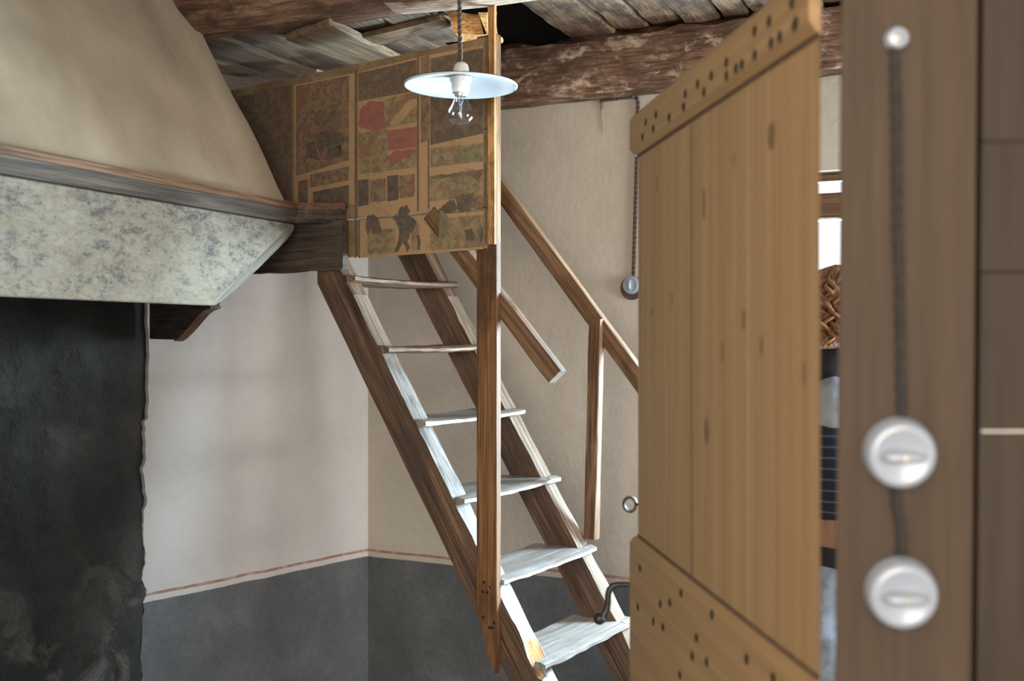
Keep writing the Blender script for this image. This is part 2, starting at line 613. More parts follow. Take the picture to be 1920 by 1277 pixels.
# left wall: a coat of plaster with a ragged edge where the hearth begins
SEDGE = .893
poly = [(0, 0)]
n = 150
edge = []
for i in range(n + 1):
    z = 1.62 * i / n
    low = max(0, 1 - z / .75)
    e = SEDGE + .012 * nz(z * 6, 1.3) + .016 * nz(z * 23, 4.2) + .005 * nz(z * 60, 7.1) + .003 * nz(z * 140, 3.1) + (.035 * low) + .012
    if z > 1.25: e = SEDGE + .008 * nz(z * 20, 2.2) - .004
    edge.append((e, z))
poly = [(0.0, 0.0)] + edge + [(SEDGE, ZT), (0.0, ZT)]
wl = prism('wall_left', poly, ld, V((0, 0, 1)), corner, -ln * .014, M_left, M=Matrix.Identity(4))
tag(wl, 'smooth white plastered wall between hearth and corner with grey dado', 'wall', kind='structure')
# backing and hearth masonry, lumpy
vs, fs = [], []
nu, nv = 90, 90
for j in range(nv + 1):
    for i in range(nu + 1):
        s = .70 + 1.9 * (i / nu) ** 1.35
        z = ZT * j / nv
        a = .035 * nz(s * 5, z * 5, 2.0) + .022 * nz(s * 16, z * 16, 5.0) + .010 * nz(s * 40, z * 40, 8.0)
        edge_l = max(0.0, 1 - abs(s - .93) / .07)
        lowz = min(1, max(0, (1.05 - z) / .5))
        off = -.026 * min(1, max(.35, abs(s - .905) / .12)) + a * .8 * min(1, max(.25, abs(s - .905) / .1)) - .006 + edge_l * lowz * (.022 + .018 * nz(z * 18, s * 18))
        if s < .885: off = min(off, -.020)
        off -= max(0, (s - 1.05)) * .25
        vs.append(lw(s, z, off))
for j in range(nv):
    for i in range(nu):
        a = j * (nu + 1) + i
        fs.append((a, a + 1, a + nu + 2, a + nu + 1))
wh = mesh('wall_hearth', vs, fs, M_soot, smooth=80)
tag(wh, 'soot blackened rough masonry at the back of the open hearth', 'wall', kind='structure')

# rest of the shell, outside the frame: right wall, front wall left of the doorway, floor, roof slab over everything
rw0 = bw(-2.2, 0)
# right wall with an unseen opening, added to let in fill light
ra, rc_ = V((rw0.x, rw0.y, 0)), V((1.62, 1.15, 0))
rd = (rc_ - ra).normalized()
rL = (rc_ - ra).length
rn = V((-rd.y, rd.x, 0))
if rn.dot(V((0, 2.4, 0)) - ra) > 0: rn = -rn
vs, fs = [], []
for (a, c, z0, z1) in ((0, .34, 0, ZT), (1.14, rL, 0, ZT), (.34, 1.14, 0, .90), (.34, 1.14, 1.90, ZT)):
    o_ = len(vs)
    q8 = [ra + rd * x + rn * y + up_ * z for y in (0, .10) for (x, z) in ((a, z0), (c, z0), (c, z1), (a, z1))]
    vs += q8
    fs += [tuple(o_ + k for k in q) for q in ((0, 1, 2, 3), (4, 5, 6, 7), (0, 1, 5, 4), (1, 2, 6, 5), (2, 3, 7, 6), (3, 0, 4, 7))]
o = mesh('wall_right', vs, fs, M_white)
tag(o, 'cream plastered wall with an added opening for fill light', 'wall', kind='structure')
shell = [
         ('wall_front', [V((-.62, 1.12, 0)), V((-2.6, 1.12, 0))], 'plastered wall on the hearth side of the doorway')]
for nm, (a, c), lab in shell:
    d = (c - a).normalized()
    nrm = V((d.y, -d.x, 0))
    if nrm.dot(V((0, 2.4, 0)) - a) > 0: nrm = -nrm
    o = prism(nm, [(0, 0), ((c - a).length, 0), ((c - a).length, ZT), (0, ZT)], d, V((0, 0, 1)), a, nrm * .12, M_white, M=Matrix.Identity(4))
    tag(o, lab, 'wall', kind='structure')
e = lw(2.55, 0, -.35)
o = prism('wall_chimney', [(0, 0), ((V((-2.6, 1.0, 0)) - e).length, 0), ((V((-2.6, 1.0, 0)) - e).length, ZT), (0, ZT)], (V((-2.6, 1.0, 0)) - e).normalized(), V((0, 0, 1)), e, V((-.1, .1, 0)), M_soot, M=Matrix.Identity(4))
tag(o, 'sooty wall closing the hearth beside the doorway', 'wall', kind='structure')
floor = box('floor', (-3.2, -3.2, -.06), (3.0, 5.2, 0), M_floor)
tag(floor, 'bare wooden floor of the room', 'floor', kind='structure')
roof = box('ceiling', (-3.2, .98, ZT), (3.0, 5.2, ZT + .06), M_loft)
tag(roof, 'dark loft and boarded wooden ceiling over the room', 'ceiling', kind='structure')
# the hall the picture is taken from
hall = [('wall_hall_left', (-2.0, -3.0, 0), (-1.9, 1.12, ZT)), ('wall_hall_right', (2.0, -3.0, 0), (2.1, 1.12, ZT)), ('ceiling_hall', (-2.0, -3.0, ZT), (2.1, .98, ZT + .06))]
for nm, lo, hi in hall:
    o = box(nm, lo, hi, M_white)
    tag(o, 'plain plaster of the hall outside the doorway', 'ceiling' if 'ceil' in nm else 'wall', kind='structure')

# ---- window in the back wall
win = empty('window_1', bw((WT0 + WT1) / 2, WZ0, -.05), 'bright window with brown wooden frame glimpsed between door and frame', 'window', kind='structure')
fo = -.07
up = V((0, 0, 1))


def wbar(t0, z0, t1, z1, w, name, th=.045):
    return plank(name, bw(t0, z0, fo), bw(t1, z1, fo), w, th, (up if abs(z1 - z0) < .01 else bd), M_rail, win, cham=.005)


wbar(WT0, WZ0 + .03, WT1, WZ0 + .03, .06, 'bottom_rail')
wbar(WT0, WZ1 - .012, WT1, WZ1 - .012, .024, 'top_rail')
wbar(WT0 - .025, WZ0, WT0 - .025, WZ1, .05, 'stile')
wbar(WT1 + .025, WZ0, WT1 + .025, WZ1, .05, 'stile')
wbar(WT0, 1.850, WT1, 1.850, .075, 'transom', .06)
wbar((WT0 + WT1) / 2 - .16, WZ0, (WT0 + WT1) / 2 - .16, 1.82, .035, 'mullion')
mt = (WT0 + WT1) / 2 - .16
for (a, c, z0, z1) in ((WT0 - .05, mt + .0175, WZ0 + .06, 1.8125), (mt - .0175, WT1 + .05, WZ0 + .06, 1.8125), (WT0 - .05, WT1 + .05, 1.8875, WZ1 - .024)):
    mesh('pane', [bw(a, z0, fo), bw(c, z0, fo), bw(c, z1, fo), bw(a, z1, fo)], [(0, 1, 2, 3)], M_glass, win)
plank('sill', bw(WT0 + .03, WZ0 - .012, .02), bw(WT1 - .03, WZ0 - .012, .02), .09, .024, bn, M_rail, win)

# ---- beams
BZ0, BZ1 = 2.222, 2.376
bb = plank('ceiling_beam', bw(.965, (BZ0 + BZ1) / 2, .065), bw(-1.9, (BZ0 + BZ1) / 2, .065), BZ1 - BZ0, .125, up, M_beam, cham=.016, jit=.016, nseg=90, seed=2.0)
tag(bb, 'long brown beam with flaking whitewash along the top of back wall', 'beam', kind='structure')
wp = plank('trim_1', bw(.965, 2.218, .055), bw(-1.9, 2.218, .055), .026, .11, up, M_beam, cham=.004, jit=.006, nseg=60, seed=5.0)
tag(wp, 'thin wooden plate between the back beam and the plaster', 'trim', kind='structure')
A0 = V((-.0309, 2.843, 2.27))
ad = V((-.908, .42, 0)).normalized()
an = V((-.42, -.908, 0)).normalized()
# front beam: rough, waney lower edge; its soffit is coloured paler, as lit, towards the right end
vs, fs, mk = [], [], []
ns = 70
for i in range(ns + 1):
    a = -1.1 + 2.25 * i / ns
    c = A0 + ad * a
    wob = .012 * nz(a * 3, 3.3)
    wid = .10 + .02 * nz(a * 4, 8.8)
    bz = 2.252 + .008 * nz(a * 6, 2.2)
    prof = [(-0.004, bz + .004), (wid * .5, bz - .002), (wid, bz + .006 + .01 * nz(a * 9, 1.1)), (wid + .045, bz + .045 + .012 * nz(a * 8, 6.1)), (wid + .058, 2.43), (0, 2.43)]
    for (o_, z_) in prof:
        p = c + an * (o_ + wob)
        vs.append(V((p.x, p.y, z_)))
np_ = 6
for i in range(ns):
    for k in range(np_):
        k2 = (k + 1) % np_
        fs.append((i * np_ + k, i * np_ + k2, (i + 1) * np_ + k2, (i + 1) * np_ + k))
        a = -1.1 + 2.25 * (i + .5) / ns
        mk.append(1 if k in (0, 1) and a < .24 else 0)
fs.append(tuple(range(np_)));
mk.append(0)
fs.append(tuple(ns * np_ + k for k in range(np_)));
mk.append(0)
fb = mesh('ceiling_beam', vs, fs, [M_beam2, M_beam_low], M=frame(A0, -ad, an), smooth=50, mats=mk)
tag(fb, 'rough dark beam crossing above the lamp with underside coloured paler as lit', 'beam', kind='structure')

o = plank('trim_3', bw(.97, 2.50, .05), bw(-2.1, 2.50, .05), .235, .05, up, M_loft)  # added near-black plank paints loft darkness over the plaster
tag(o, 'near black panel standing in for the unlit loft above the back wall beam', 'trim', kind='structure')
o = plank('trim_4', lw(.03, 2.215, .012), lw(.86, 2.215, .012), .19, .03, up, M_dark, jit=.004, nseg=12)
tag(o, 'smoke dark wall plate along the left wall above the partition', 'trim', kind='structure')
# ---- ceiling boards over the right of the stair opening (children of the ceiling)
bdir = V((-.363, -.932, 0)).normalized()
bf = wa + bn * .12


def beam_front(px):
    r = (px - 960) / F
    t = (bf.x - r * bf.y) / (r * bd.y - bd.x)
    p = bf + bd * t
    return V((p.x, p.y, 0))


eds = [1067, 1155, 1216, 1282, 1352, 1404, 1470, 1545, 1620, 1700, 1790]
for k, (a, c) in enumerate(zip(eds, eds[1:])):
    pa, pc = beam_front(a) - bdir * .10, beam_front(c) - bdir * .10
    mid = (pa + pc) / 2
    wdt = abs((pc - pa).dot(V((-bdir.y, bdir.x, 0)))) - .008
    z = BZ1 + .016 + .006 * ((k * 7) % 3 - 1)
    plank('board', (mid.x, mid.y, z), (mid.x + bdir.x * 1.3, mid.y + bdir.y * 1.3, z), wdt, .026, V((-bdir.y, bdir.x, 0)), M_cboard, roof, cham=.005, jit=.007, nseg=26, seed=k * 3.1)
# low boards of the landing between front beam and partition
pan_o = V((-.0430, 2.835, 0))                # right end of the partition
pd = V((-.76, .65, 0)).normalized()
pn = V((-.65, -.76, 0)).normalized()
lbs = [.185, .33, .49, .64, .80, .96, 1.14]
for k, (a, c) in enumerate(zip(lbs, lbs[1:])):
    m0 = A0 + ad * ((a + c) / 2)
    z = 2.271 + .005 * (k % 2)
    st = V((m0.x, m0.y, z)) + an * .02
    dirb = V((.39, .92, 0)).normalized()
    if k == 0: z0 = z
    ln_ = .32 if k == 0 else .64 - .16 * (a + c) / 2
    plank('board', st, st + dirb * ln_, (c - a) * .93 - .006, .022, V((dirb.y, -dirb.x, 0)), M_board, roof, cham=.004, jit=.0035, nseg=16, seed=20 + k * 2.3)
q0 = V((-.150, 3.10, 2.305))
plank('board', q0, q0 + ad * .8, .42, .022, up.cross(ad), M_board, roof, cham=.004, jit=.003, nseg=20, seed=41)
# battens nailed under the low boards
c4 = [on_plane(px, py, (0, 0, 2.236), (0, 0, 1)) for px, py in ((536, 76), (618, 46), (756, 118), (684, 131))]
prism('batten', [(0, 0)] + [((c4[k] - c4[0]).dot((c4[3] - c4[0]).normalized()), (c4[k] - c4[0]).dot(up.cross((c4[3] - c4[0]).normalized()))) for k in (1, 2, 3)],
      (c4[3] - c4[0]).normalized(), up.cross((c4[3] - c4[0]).normalized()), c4[0], (0, 0, .021), M_batten, roof, cham=.002)
c4 = [on_plane(px, py, (0, 0, 2.246), (0, 0, 1)) for px, py in ((668, 74), (826, 36), (846, 50), (716, 86))]
prism('batten', [(0, 0)] + [((c4[k] - c4[0]).dot((c4[1] - c4[0]).normalized()), (c4[k] - c4[0]).dot(up.cross((c4[1] - c4[0]).normalized()))) for k in (1, 2, 3)],
      (c4[1] - c4[0]).normalized(), up.cross((c4[1] - c4[0]).normalized()), c4[0], (0, 0, .014), M_cboard, roof, cham=.002)

# ------------------------------------------------------------------ staircase
O6 = V((.073, 2.800, 0))
u = V((-.824, .567, 0)).normalized()
w = V((.490, .870, 0)).normalized()
RUN, RISE = .1165, .1806
st = empty('staircase', (.30, 2.90, 0), 'steep open wooden stair of worn treads between two dark plank stringers', 'staircase')


def sp(s, wv, z):
    p = O6 + u * s + w * wv
    return V((p.x, p.y, z))


def edge_z(s): return .697 + 1.543 * s


def stringer(w0, w1, s1, seed, hole):
    vs, fs, mk = [], [], []
    n = 110
    for i in range(n + 1):
        s = -.445 + (s1 + .445) * i / n
        zt = edge_z(s)
        zb = zt - .162 + .006 * nz(s * 8, seed)
        j1 = .007 * nz(s * 22, seed + 1) + .004 * nz(s * 60, seed + 2)
        j2 = .007 * nz(s * 20, seed + 3)
        chip = 0
        if hole and .006 < s < .060: chip = .030 * min(1, (s - .006) / .012, (.060 - s) / .012)
        row = [(w0, zb), (w0, zt - .004 + j1 - chip * .5), (w0 + .008 + chip * .15, zt + j1 * .6 - chip), ((w0 * .5 + w1 * .5), zt + j2 * .4 - chip * .8), (w1 - .006, zt + j2), (w1, zt - .005 + j2), (w1, zb + .004)]
        for (wv, z) in row: vs.append(sp(s, wv, max(0.0, min(z, 1.785))))
    m = 7
    for i in range(n):
        for k in range(m):
            k2 = (k + 1) % m
            fs.append((i * m + k, i * m + k2, (i + 1) * m + k2, (i + 1) * m + k))
            s = -.445 + (s1 + .445) * i / n
            mk.append((2 if hole and .008 + .014 * abs(nz(k * 3.1, i * .31)) < s < .058 - .02 * abs(nz(k * 1.7, i * .5, 4)) and k in (2, 3) else (1 if hole and s < .47 + .05 * nz(i * .7, k) else 3)) if k in (1, 2, 3, 4) and s < .575 else 0)
    fs.append(tuple(range(m)));
    mk.append(0)
    fs.append(tuple(n * m + k for k in range(m)));
    mk.append(0)
    X = (sp(1, w0, edge_z(1)) - sp(0, w0, edge_z(0))).normalized()
    return mesh('stringer', vs, fs, [M_string, M_worn, M_raw, M_worn_up], st, frame(sp(0, w0, edge_z(0)), X, w), smooth=35, mats=mk)


stringer(.0, .062, .705, 1.0, True)
stringer(.455, .515, .80, 11.0, False)
# treads: k = 0 is the lowest one in view
for k in range(-3, 6):
    z = .740 + RISE * k
    s = RUN * k
    dep = .168 if k < 3 else .15
    th = .019
    lo = .003
    hi = .512
    def slab(w0, w1, d0, d1, nn, md):
        vs, fs = [], []
        for side in (0, 1):
            for i in range(nn + 1):
                wv = w0 + (w1 - w0) * i / nn
                dip = -.005 * math.sin(math.pi * min(1, max(0, wv / .515)))
                for j in range(md + 1):
                    d = d0 + (d1 - d0) * j / md
                    fr_ = 1 if (j == 0 and d0 == 0) else 0
                    x = s + d - .003 + .006 * nz(wv * 14, k * 3.3) * fr_
                    if side == 0: vs.append(sp(x, wv, z + dip + .0018 * nz(wv * 25, d * 25, k) - .005 * fr_))
                    else: vs.append(sp(x, wv, z - th + dip * .6 + .002 * nz(wv * 20, k * 2.1) + .005 * fr_))
        q = md + 1
        base = q * (nn + 1)
        for i in range(nn):
            for j in range(md):
                a = i * q + j
                fs.append((a, a + 1, a + q + 1, a + q))
                fs.append((base + a, base + a + q, base + a + q + 1, base + a + 1))
            fs.append((i * q, (i + 1) * q, base + (i + 1) * q, base + i * q))
            fs.append((i * q + md, base + i * q + md, base + (i + 1) * q + md, (i + 1) * q + md))
        for j in range(md):
            fs.append((j, base + j, base + j + 1, j + 1))
            fs.append((nn * q + j, nn * q + j + 1, base + nn * q + j + 1, base + nn * q + j))
        return vs, fs
    # the board sits between the stringers; only its nosing laps over their front edges
    ear = .030 + .005 * math.sin(k * 2.1)
    vs, fs = merge([slab(.058, .458, 0, dep, 24, 8), slab(lo, .058, 0, ear, 4, 2), slab(.458, hi, 0, ear, 4, 2)])
    mesh('tread', vs, fs, M_tread if k < 4 else M_tread_up, st, frame(sp(s, lo, z), w, u), smooth=40)

# newel board nailed to the near stringer
def post_s(px, wv):
    """stair-plane coordinate where a column of sight meets the plane w = wv"""
    r = (px - 960) / F
    o = O6 + w * wv
    return (o.x - r * o.y) / (r * u.y - u.x)


s0, s1 = post_s(893, -.024), post_s(930.5, -.024)
zlow = edge_z((s0 + s1) / 2)
poly = [(s0, .995 - .165), (s0 - .018, .775), (s1 + .001, .680), (s1, .70), (s1, 2.262), (s1 + .012, 2.262), (s0, 2.262)]
poly = [(s0, .86), (s0 - .010, .81), (s0 - .030, .75), (s1 + .004, .700), (s1, .73), (s1, 2.19), (s0, 2.19)]
post = prism('newel_post', poly, u, up, O6 - w * .0015, -w * .022, M_post, st, cham=.0015, M=frame(sp(s1, 0, .7), up, u))
ls = post.modifiers
# raw splintered strip along the outer edge of the upper post
vs, fs = [], []
prism('edge_strip', [(s1 - .0005, 1.70), (s1 + .020, 1.70), (s1 + .018 , 1.80), (s1 + .0205, 1.85), (s1 + .017, 1.93), (s1 + .019, 2.02), (s1 + .015, 2.10), (s1 + .018, 2.255), (s1 - .0005, 2.255)],
      u, up, O6 - w * .024, -w * .010, M_raw, st, M=frame(sp(s1, 0, .7), up, u))
# nail heads in the newel
for px, py in ((907, 1092), (919, 1101), (905, 1110), (913, 1111), (906, 1158), (917, 1177), (926, 1168), (922, 1178)):
    p = on_plane(px, py, O6 - w * .0245, w)
    lathe('nail', [(0, .0015), (.003, .001), (.0032, 0), (0, 0)], M_iron, st, frame(p, u, up) @ Matrix.Rotation(0, 4, 'X'), seg=8)

# hand rails
o_in = O6 + w * .012


def rail(name, p, q, plane_w, width, thick, over0=0, over1=0, mat=M_rail):
    a, c = on_plane(*p, O6 + w * plane_w, w), on_plane(*q, O6 + w * plane_w, w)
    d = (c - a).normalized()
    side = d.cross(w)
    return plank(name, a - d * over0, c + d * over1, width, thick, side, mat, st, cham=.002, jit=.0015, nseg=24, seed=p[0])


near = rail('handrail', (1046, 707), (885, 497), .020, .042, .030, 0, .17)
far = rail('handrail', (1194, 704), (1001, 440), .545, .045, .030, .12, .45)
# short baluster that carries the far rail
pa = on_plane(1109, 1010, O6 + w * .530, w)
pb = on_plane(1119, 598, O6 + w * .530, w)
plank('baluster', pa, pb, .036, .026, u, M_rail, st, cham=.002, jit=.001, nseg=12)
# sooty bearer at the head of the stair
a, c = sp(.600, -.012, 1.722), sp(.925, -.012, 1.717)
plank('bearer', a, c, .130, .020, up, M_dark, st, cham=.004, jit=.006, nseg=20)

# ------------------------------------------------------------------ papered partition
part = empty('partition', (pan_o.x, pan_o.y, 1.69), 'brown board partition pasted over with faded printed picture sheets above stair', 'partition', kind='thing')


def pp(a, z, off=0.0):
    p = pan_o + pd * a + pn * off
    return V((p.x, p.y, z))


M_paper, nt, b = new_mat('aged_paper')
v = coords(nt, rand=False)
f = noise_n(nt, v, 6, 7, .62, .3)
col = ramp(nt, f, [(.28, (.12, .075, .042)), (.5, (.21, .138, .074)), (.72, (.30, .21, .118))])
f3 = noise_n(nt, v, 45, 5, .7)
col = mix(nt, .45, col, ramp(nt, f3, [(.35, .45), (.65, 1.0)]), 'MULTIPLY')
nt.links.new(col, b.inputs['Base Color'])
b.inputs['Roughness'].default_value = .85
b.inputs['Specular IOR Level'].default_value = .2
bump(nt, b, f3, .25, .002)


def print_mat(name, base, ink, amt=.5, sc=22, ink2=None):
    m, nt, b = new_mat(name)
    v = coords(nt)
    f = noise_n(nt, v, sc * 1.9, 9, .72, .5)
    col = ramp(nt, f, [(amt - .07, ink), (amt + .05, base)])
    if ink2 is not None:
        f4 = noise_n(nt, v, sc * .6, 4, .6, .9)
        col = mix(nt, ramp(nt, f4, [(.50, 0.0), (.60, .8)]), col, ink2)
    nt.links.new(col, b.inputs['Base Color'])
    b.inputs['Roughness'].default_value = .85
    b.inputs['Specular IOR Level'].default_value = .2
    return m


MP = {
    'dark': print_mat('print_dark', (0.152, 0.098, 0.060), (0.096, 0.068, 0.048), .52),
    'fig': print_mat('print_figures', (0.206, 0.128, 0.070), (0.109, 0.076, 0.054), .50, 26, (0.191, 0.084, 0.054)),
    'red': print_mat('print_red', (0.248, 0.087, 0.065), (0.166, 0.084, 0.059), .48, 24),
    'scene': print_mat('print_landscape', (0.240, 0.162, 0.083), (0.132, 0.104, 0.063), .50, 24, (0.191, 0.104, 0.063)),
    'pale': print_mat('print_pale', (0.314, 0.194, 0.102), (0.223, 0.136, 0.071), .42, 14),
    'ink': print_mat('print_ink', (0.124, 0.084, 0.057), (0.076, 0.058, 0.044), .52, 30),
    'green': print_mat('print_green', (0.174, 0.138, 0.072), (0.113, 0.096, 0.059), .5, 30),
    'line': print_mat('print_line', (0.149, 0.096, 0.057), (0.100, 0.066, 0.041), .5, 30),
}
THK = .018
zc = 1.787


def pboard(z0, z1, a0, a1, seed):
    nn = 40
    vs, fs = [], []
    for i in range(nn + 1):
        a = a0 + (a1 - a0) * i / nn
        j0, j1 = .0025 * nz(a * 18, seed), .0025 * nz(a * 18, seed + 5)
        for (z, off) in ((z0 + j0, 0), (z1 + j1, 0), (z1 + j1, -THK), (z0 + j0, -THK)):
            vs.append(pp(a, z, off))
    for i in range(nn):
        for k in range(4):
            k2 = (k + 1) % 4
            fs.append((i * 4 + k, i * 4 + k2, i * 4 + 4 + k2, i * 4 + 4 + k))
    fs += [(0, 1, 2, 3), (nn * 4, nn * 4 + 1, nn * 4 + 2, nn * 4 + 3)]
    return mesh('board', vs, fs, M_paper, part, frame(pp(a0, z0), pd, up), smooth=30)


pboard(1.690, zc - .002, .026, .52, 1)
pboard(zc + .002, 1.968, .029, 1.02, 2)
pboard(1.969, 2.182, .027, 1.02, 3)


def to_pan(px, py):
    q = on_plane(px, py, pan_o, pn) - pan_o
    return q.dot(pd), q.z


def sheet(name, pts, mat, lift, th=.0008):
    """a flat printed area pasted on the partition; pts are its corners as seen on the boards"""
    pl = [to_pan(*p) for p in pts]
    pl = [(max(a, .031), z_) for a, z_ in pl]
    if name == 'printed_figure':      # torn, uneven outline
        q_ = []
        for (a0, b0), (a1, b1) in zip(pl, pl[1:] + pl[:1]):
            n_ = max(2, int(math.hypot(a1 - a0, b1 - b0) / .006))
            for i in range(n_):
                a, z_ = a0 + (a1 - a0) * i / n_, b0 + (b1 - b0) * i / n_
                q_.append((a + .0045 * nz(a * 140, z_ * 140, 1.5), z_ + .0045 * nz(a * 140, z_ * 140, 8.5)))
        pl = q_
    return prism(name, pl, pd, up, V((pan_o.x, pan_o.y, 0)) + pn * lift, pn * th, mat, part)


def rect(x0, ya, yb, x1, yc, yd):
    """left edge from ya to yb, right edge from yc to yd"""
    return [(x0, yb), (x1, yd), (x1, yc), (x0, ya)]


# whole pasted sheets, then the printed pictures on them
sheet('paper_sheet', rect(552, 160, 398, 668, 136, 384), MP['pale'], .0003)
sheet('paper_sheet', rect(671, 135, 409, 783, 108, 399), MP['pale'], .0003)
sheet('paper_sheet', rect(786, 107, 398, 914, 82, 386), MP['pale'], .0003)
sheet('paper_sheet', rect(674, 413, 484, 916, 395, 467), MP['pale'], .0003)
L2 = .0012
pics = [
    (rect(448, 182, 385, 548, 158, 398), 'dark'), (rect(556, 162, 330, 655, 142, 300), 'fig'),
    (rect(588, 360, 402, 655, 347, 390), 'ink'), (rect(582, 328, 352, 655, 312, 338), 'fig'),
    (rect(560, 340, 392, 578, 336, 396), 'dark'),
    (rect(673, 138, 190, 782, 112, 170), 'dark'), (rect(722, 186, 240, 782, 172, 228), 'scene'),
    (rect(673, 250, 298, 727, 242, 290), 'scene'), (rect(728, 245, 282, 784, 238, 276), 'red'),
    (rect(673, 300, 327, 785, 282, 313), 'scene'),
    (rect(672, 338, 388, 692, 336, 384), 'ink'), (rect(694, 338, 380, 724, 334, 376), 'fig'),
    (rect(727, 330, 378, 748, 328, 374), 'ink'), (rect(750, 330, 372, 778, 326, 368), 'fig'),
    (rect(790, 108, 268, 806, 104, 262), 'fig'),
    (rect(808, 110, 272, 908, 90, 250), 'dark'),
    (rect(808, 278, 314, 908, 268, 302), 'scene'), (rect(806, 332, 378, 912, 318, 366), 'scene'),
    (rect(690, 432, 478, 742, 428, 474), 'scene'), (rect(772, 420, 472, 786, 418, 470), 'scene'), (rect(808, 412, 470, 910, 402, 462), 'scene'),
]
for pts, k in pics: sheet('printed_picture', pts, MP[k], L2)
L3 = .0022
# figures and shapes inside the pictures
shapes = [
    ([(673, 238), (676, 205), (692, 192), (722, 190), (722, 242), (700, 246)], 'red'),
    ([(590, 232), (596, 208), (612, 204), (618, 226), (606, 242)], 'dark'), ([(616, 222), (628, 200), (642, 212), (640, 240), (622, 246)], 'dark'), ([(592, 254), (604, 246), (638, 248), (648, 262), (640, 284), (630, 272), (612, 276), (604, 290), (596, 276)], 'ink'),
    ([(574, 296), (578, 268), (590, 264), (600, 300)], 'ink'), ([(612, 300), (616, 276), (640, 272), (644, 292)], 'ink'),
    ([(732, 232), (766, 190), (784, 182), (784, 196), (750, 232)], 'pale'),
    ([(728, 296), (740, 284), (784, 278), (784, 284), (736, 312)], 'red'),
    ([(815, 312), (828, 291), (840, 306), (850, 308)], 'green'), ([(850, 306), (858, 280), (900, 272), (906, 300)], 'green'),
    ([(824, 396), (836, 380), (852, 374), (858, 392), (846, 400)], 'ink'), ([(852, 367), (890, 363), (882, 394), (862, 398), (858, 380)], 'ink'),
    ([(890, 368), (916, 367), (918, 388), (884, 392)], 'fig'),
    ([(808, 331), (908, 317), (914, 322), (896, 340), (886, 328), (810, 336)], 'dark'),
    # crouching figure, walking figure, thin figure
    ([(687, 424), (690, 406), (699, 400), (708, 408), (713, 420), (718, 430), (712, 438), (702, 438), (698, 428), (690, 438)], 'ink'),
    ([(748, 402), (752, 388), (764, 386), (770, 396), (766, 404), (776, 408), (782, 416), (776, 432), (770, 438), (766, 452), (770, 464), (764, 472), (757, 452), (748, 474), (740, 474), (748, 452), (750, 428), (738, 408), (744, 402), (751, 406)], 'ink'),
    ([(826, 404), (834, 398), (842, 406), (836, 414), (832, 440), (832, 460), (826, 466), (824, 440), (826, 414)], 'green'),
    ([(872, 432), (886, 428), (892, 440), (886, 452), (876, 450)], 'ink'), ([(898, 430), (908, 428), (910, 450), (902, 456)], 'ink'),
    ([(783, 440), (787, 440), (789, 468), (785, 469)], 'ink'),
]
for pts, k in shapes: sheet('printed_figure', pts, MP[k], L3)
for (x0, y0, x1, y1) in ((667, 130, 670, 484), (784, 108, 786, 398), (804, 262, 806, 392), (674, 412, 676, 484)):
    sheet('printed_line', [(x0, y0), (x1, y0), (x1, y1), (x0, y1)], MP['line'], .0030)

# ragged joist end beside the top of the newel
je = empty('joist_end', at(894, 76, 2.97), 'short splintered orange joist end under the front beam beside post', 'timber')
plank('timber_block', at(866, 51, 3.00), at(922, 48, 2.97), .072, .08, up, M_raw, je, cham=.006, jit=.022, nseg=16, seed=4)
pg = on_plane(941, 75, O6 + w * .01, w)
lathe('peg', [(0, .0), (.007, .0), (.0075, .008), (.006, .016), (0, .019)], M_raw, st, frame(pg - u * .0, up, w), seg=14)

# ------------------------------------------------------------------ chimney hood
hd = V((.321, .947, 0)).normalized()
hn = V((.947, -.321, 0)).normalized()
HB = V((-.553, 3.10, 0))                      # where the trim turns
hood = empty('chimney_hood', (-.75, 2.5, 1.56), 'beige plastered chimney hood with painted wooden fascia over the open hearth', 'chimney hood')
arr = [(536, 381, 3.1), (520, 350, 3.103), (500, 303, 3.105), (484, 268, 3.108), (466, 232, 3.111), (442, 190, 3.114), (420, 148, 3.116), (400, 108, 3.119), (384, 74, 3.122), (366, 36, 3.125), (348, -2, 3.127), (320, -70, 3.13)]
arris = [at(*a) for a in arr]
vs, fs = [], []
ncol = 44
for r_, p in enumerate(arris):
    for i in range(ncol + 1):
        q = p - hd * (2.15 * i / ncol)
        lump = .010 * nz(i * .35, p.z * 5, 3.0) if i else .0015 * nz(p.z * 40, 1.0)
        vs.append(q + hn * lump)
q = ncol + 1
for r_ in range(len(arris) - 1):
    for i in range(ncol): fs.append((r_ * q + i, r_ * q + i + 1, (r_ + 1) * q + i + 1, (r_ + 1) * q + i))
b0 = len(vs)
for p in arris: vs.append(p + V((-.90, .45, 0)).normalized() * .30)
for r_ in range(len(arris) - 1): fs.append((r_ * q, (r_ + 1) * q, b0 + r_ + 1, b0 + r_))
mesh('plaster_cone', vs, fs, M_hood, hood, smooth=40)
# trim: dark moulded lower lip with a reddish upper edge, turning at the end towards the partition
T_lo, T_hi = 1.772, 1.818
A_ = HB - hd * 2.1
Ppan = pp(.505, 0, .010)
pth = [A_, HB, V((Ppan.x, Ppan.y, 0))]


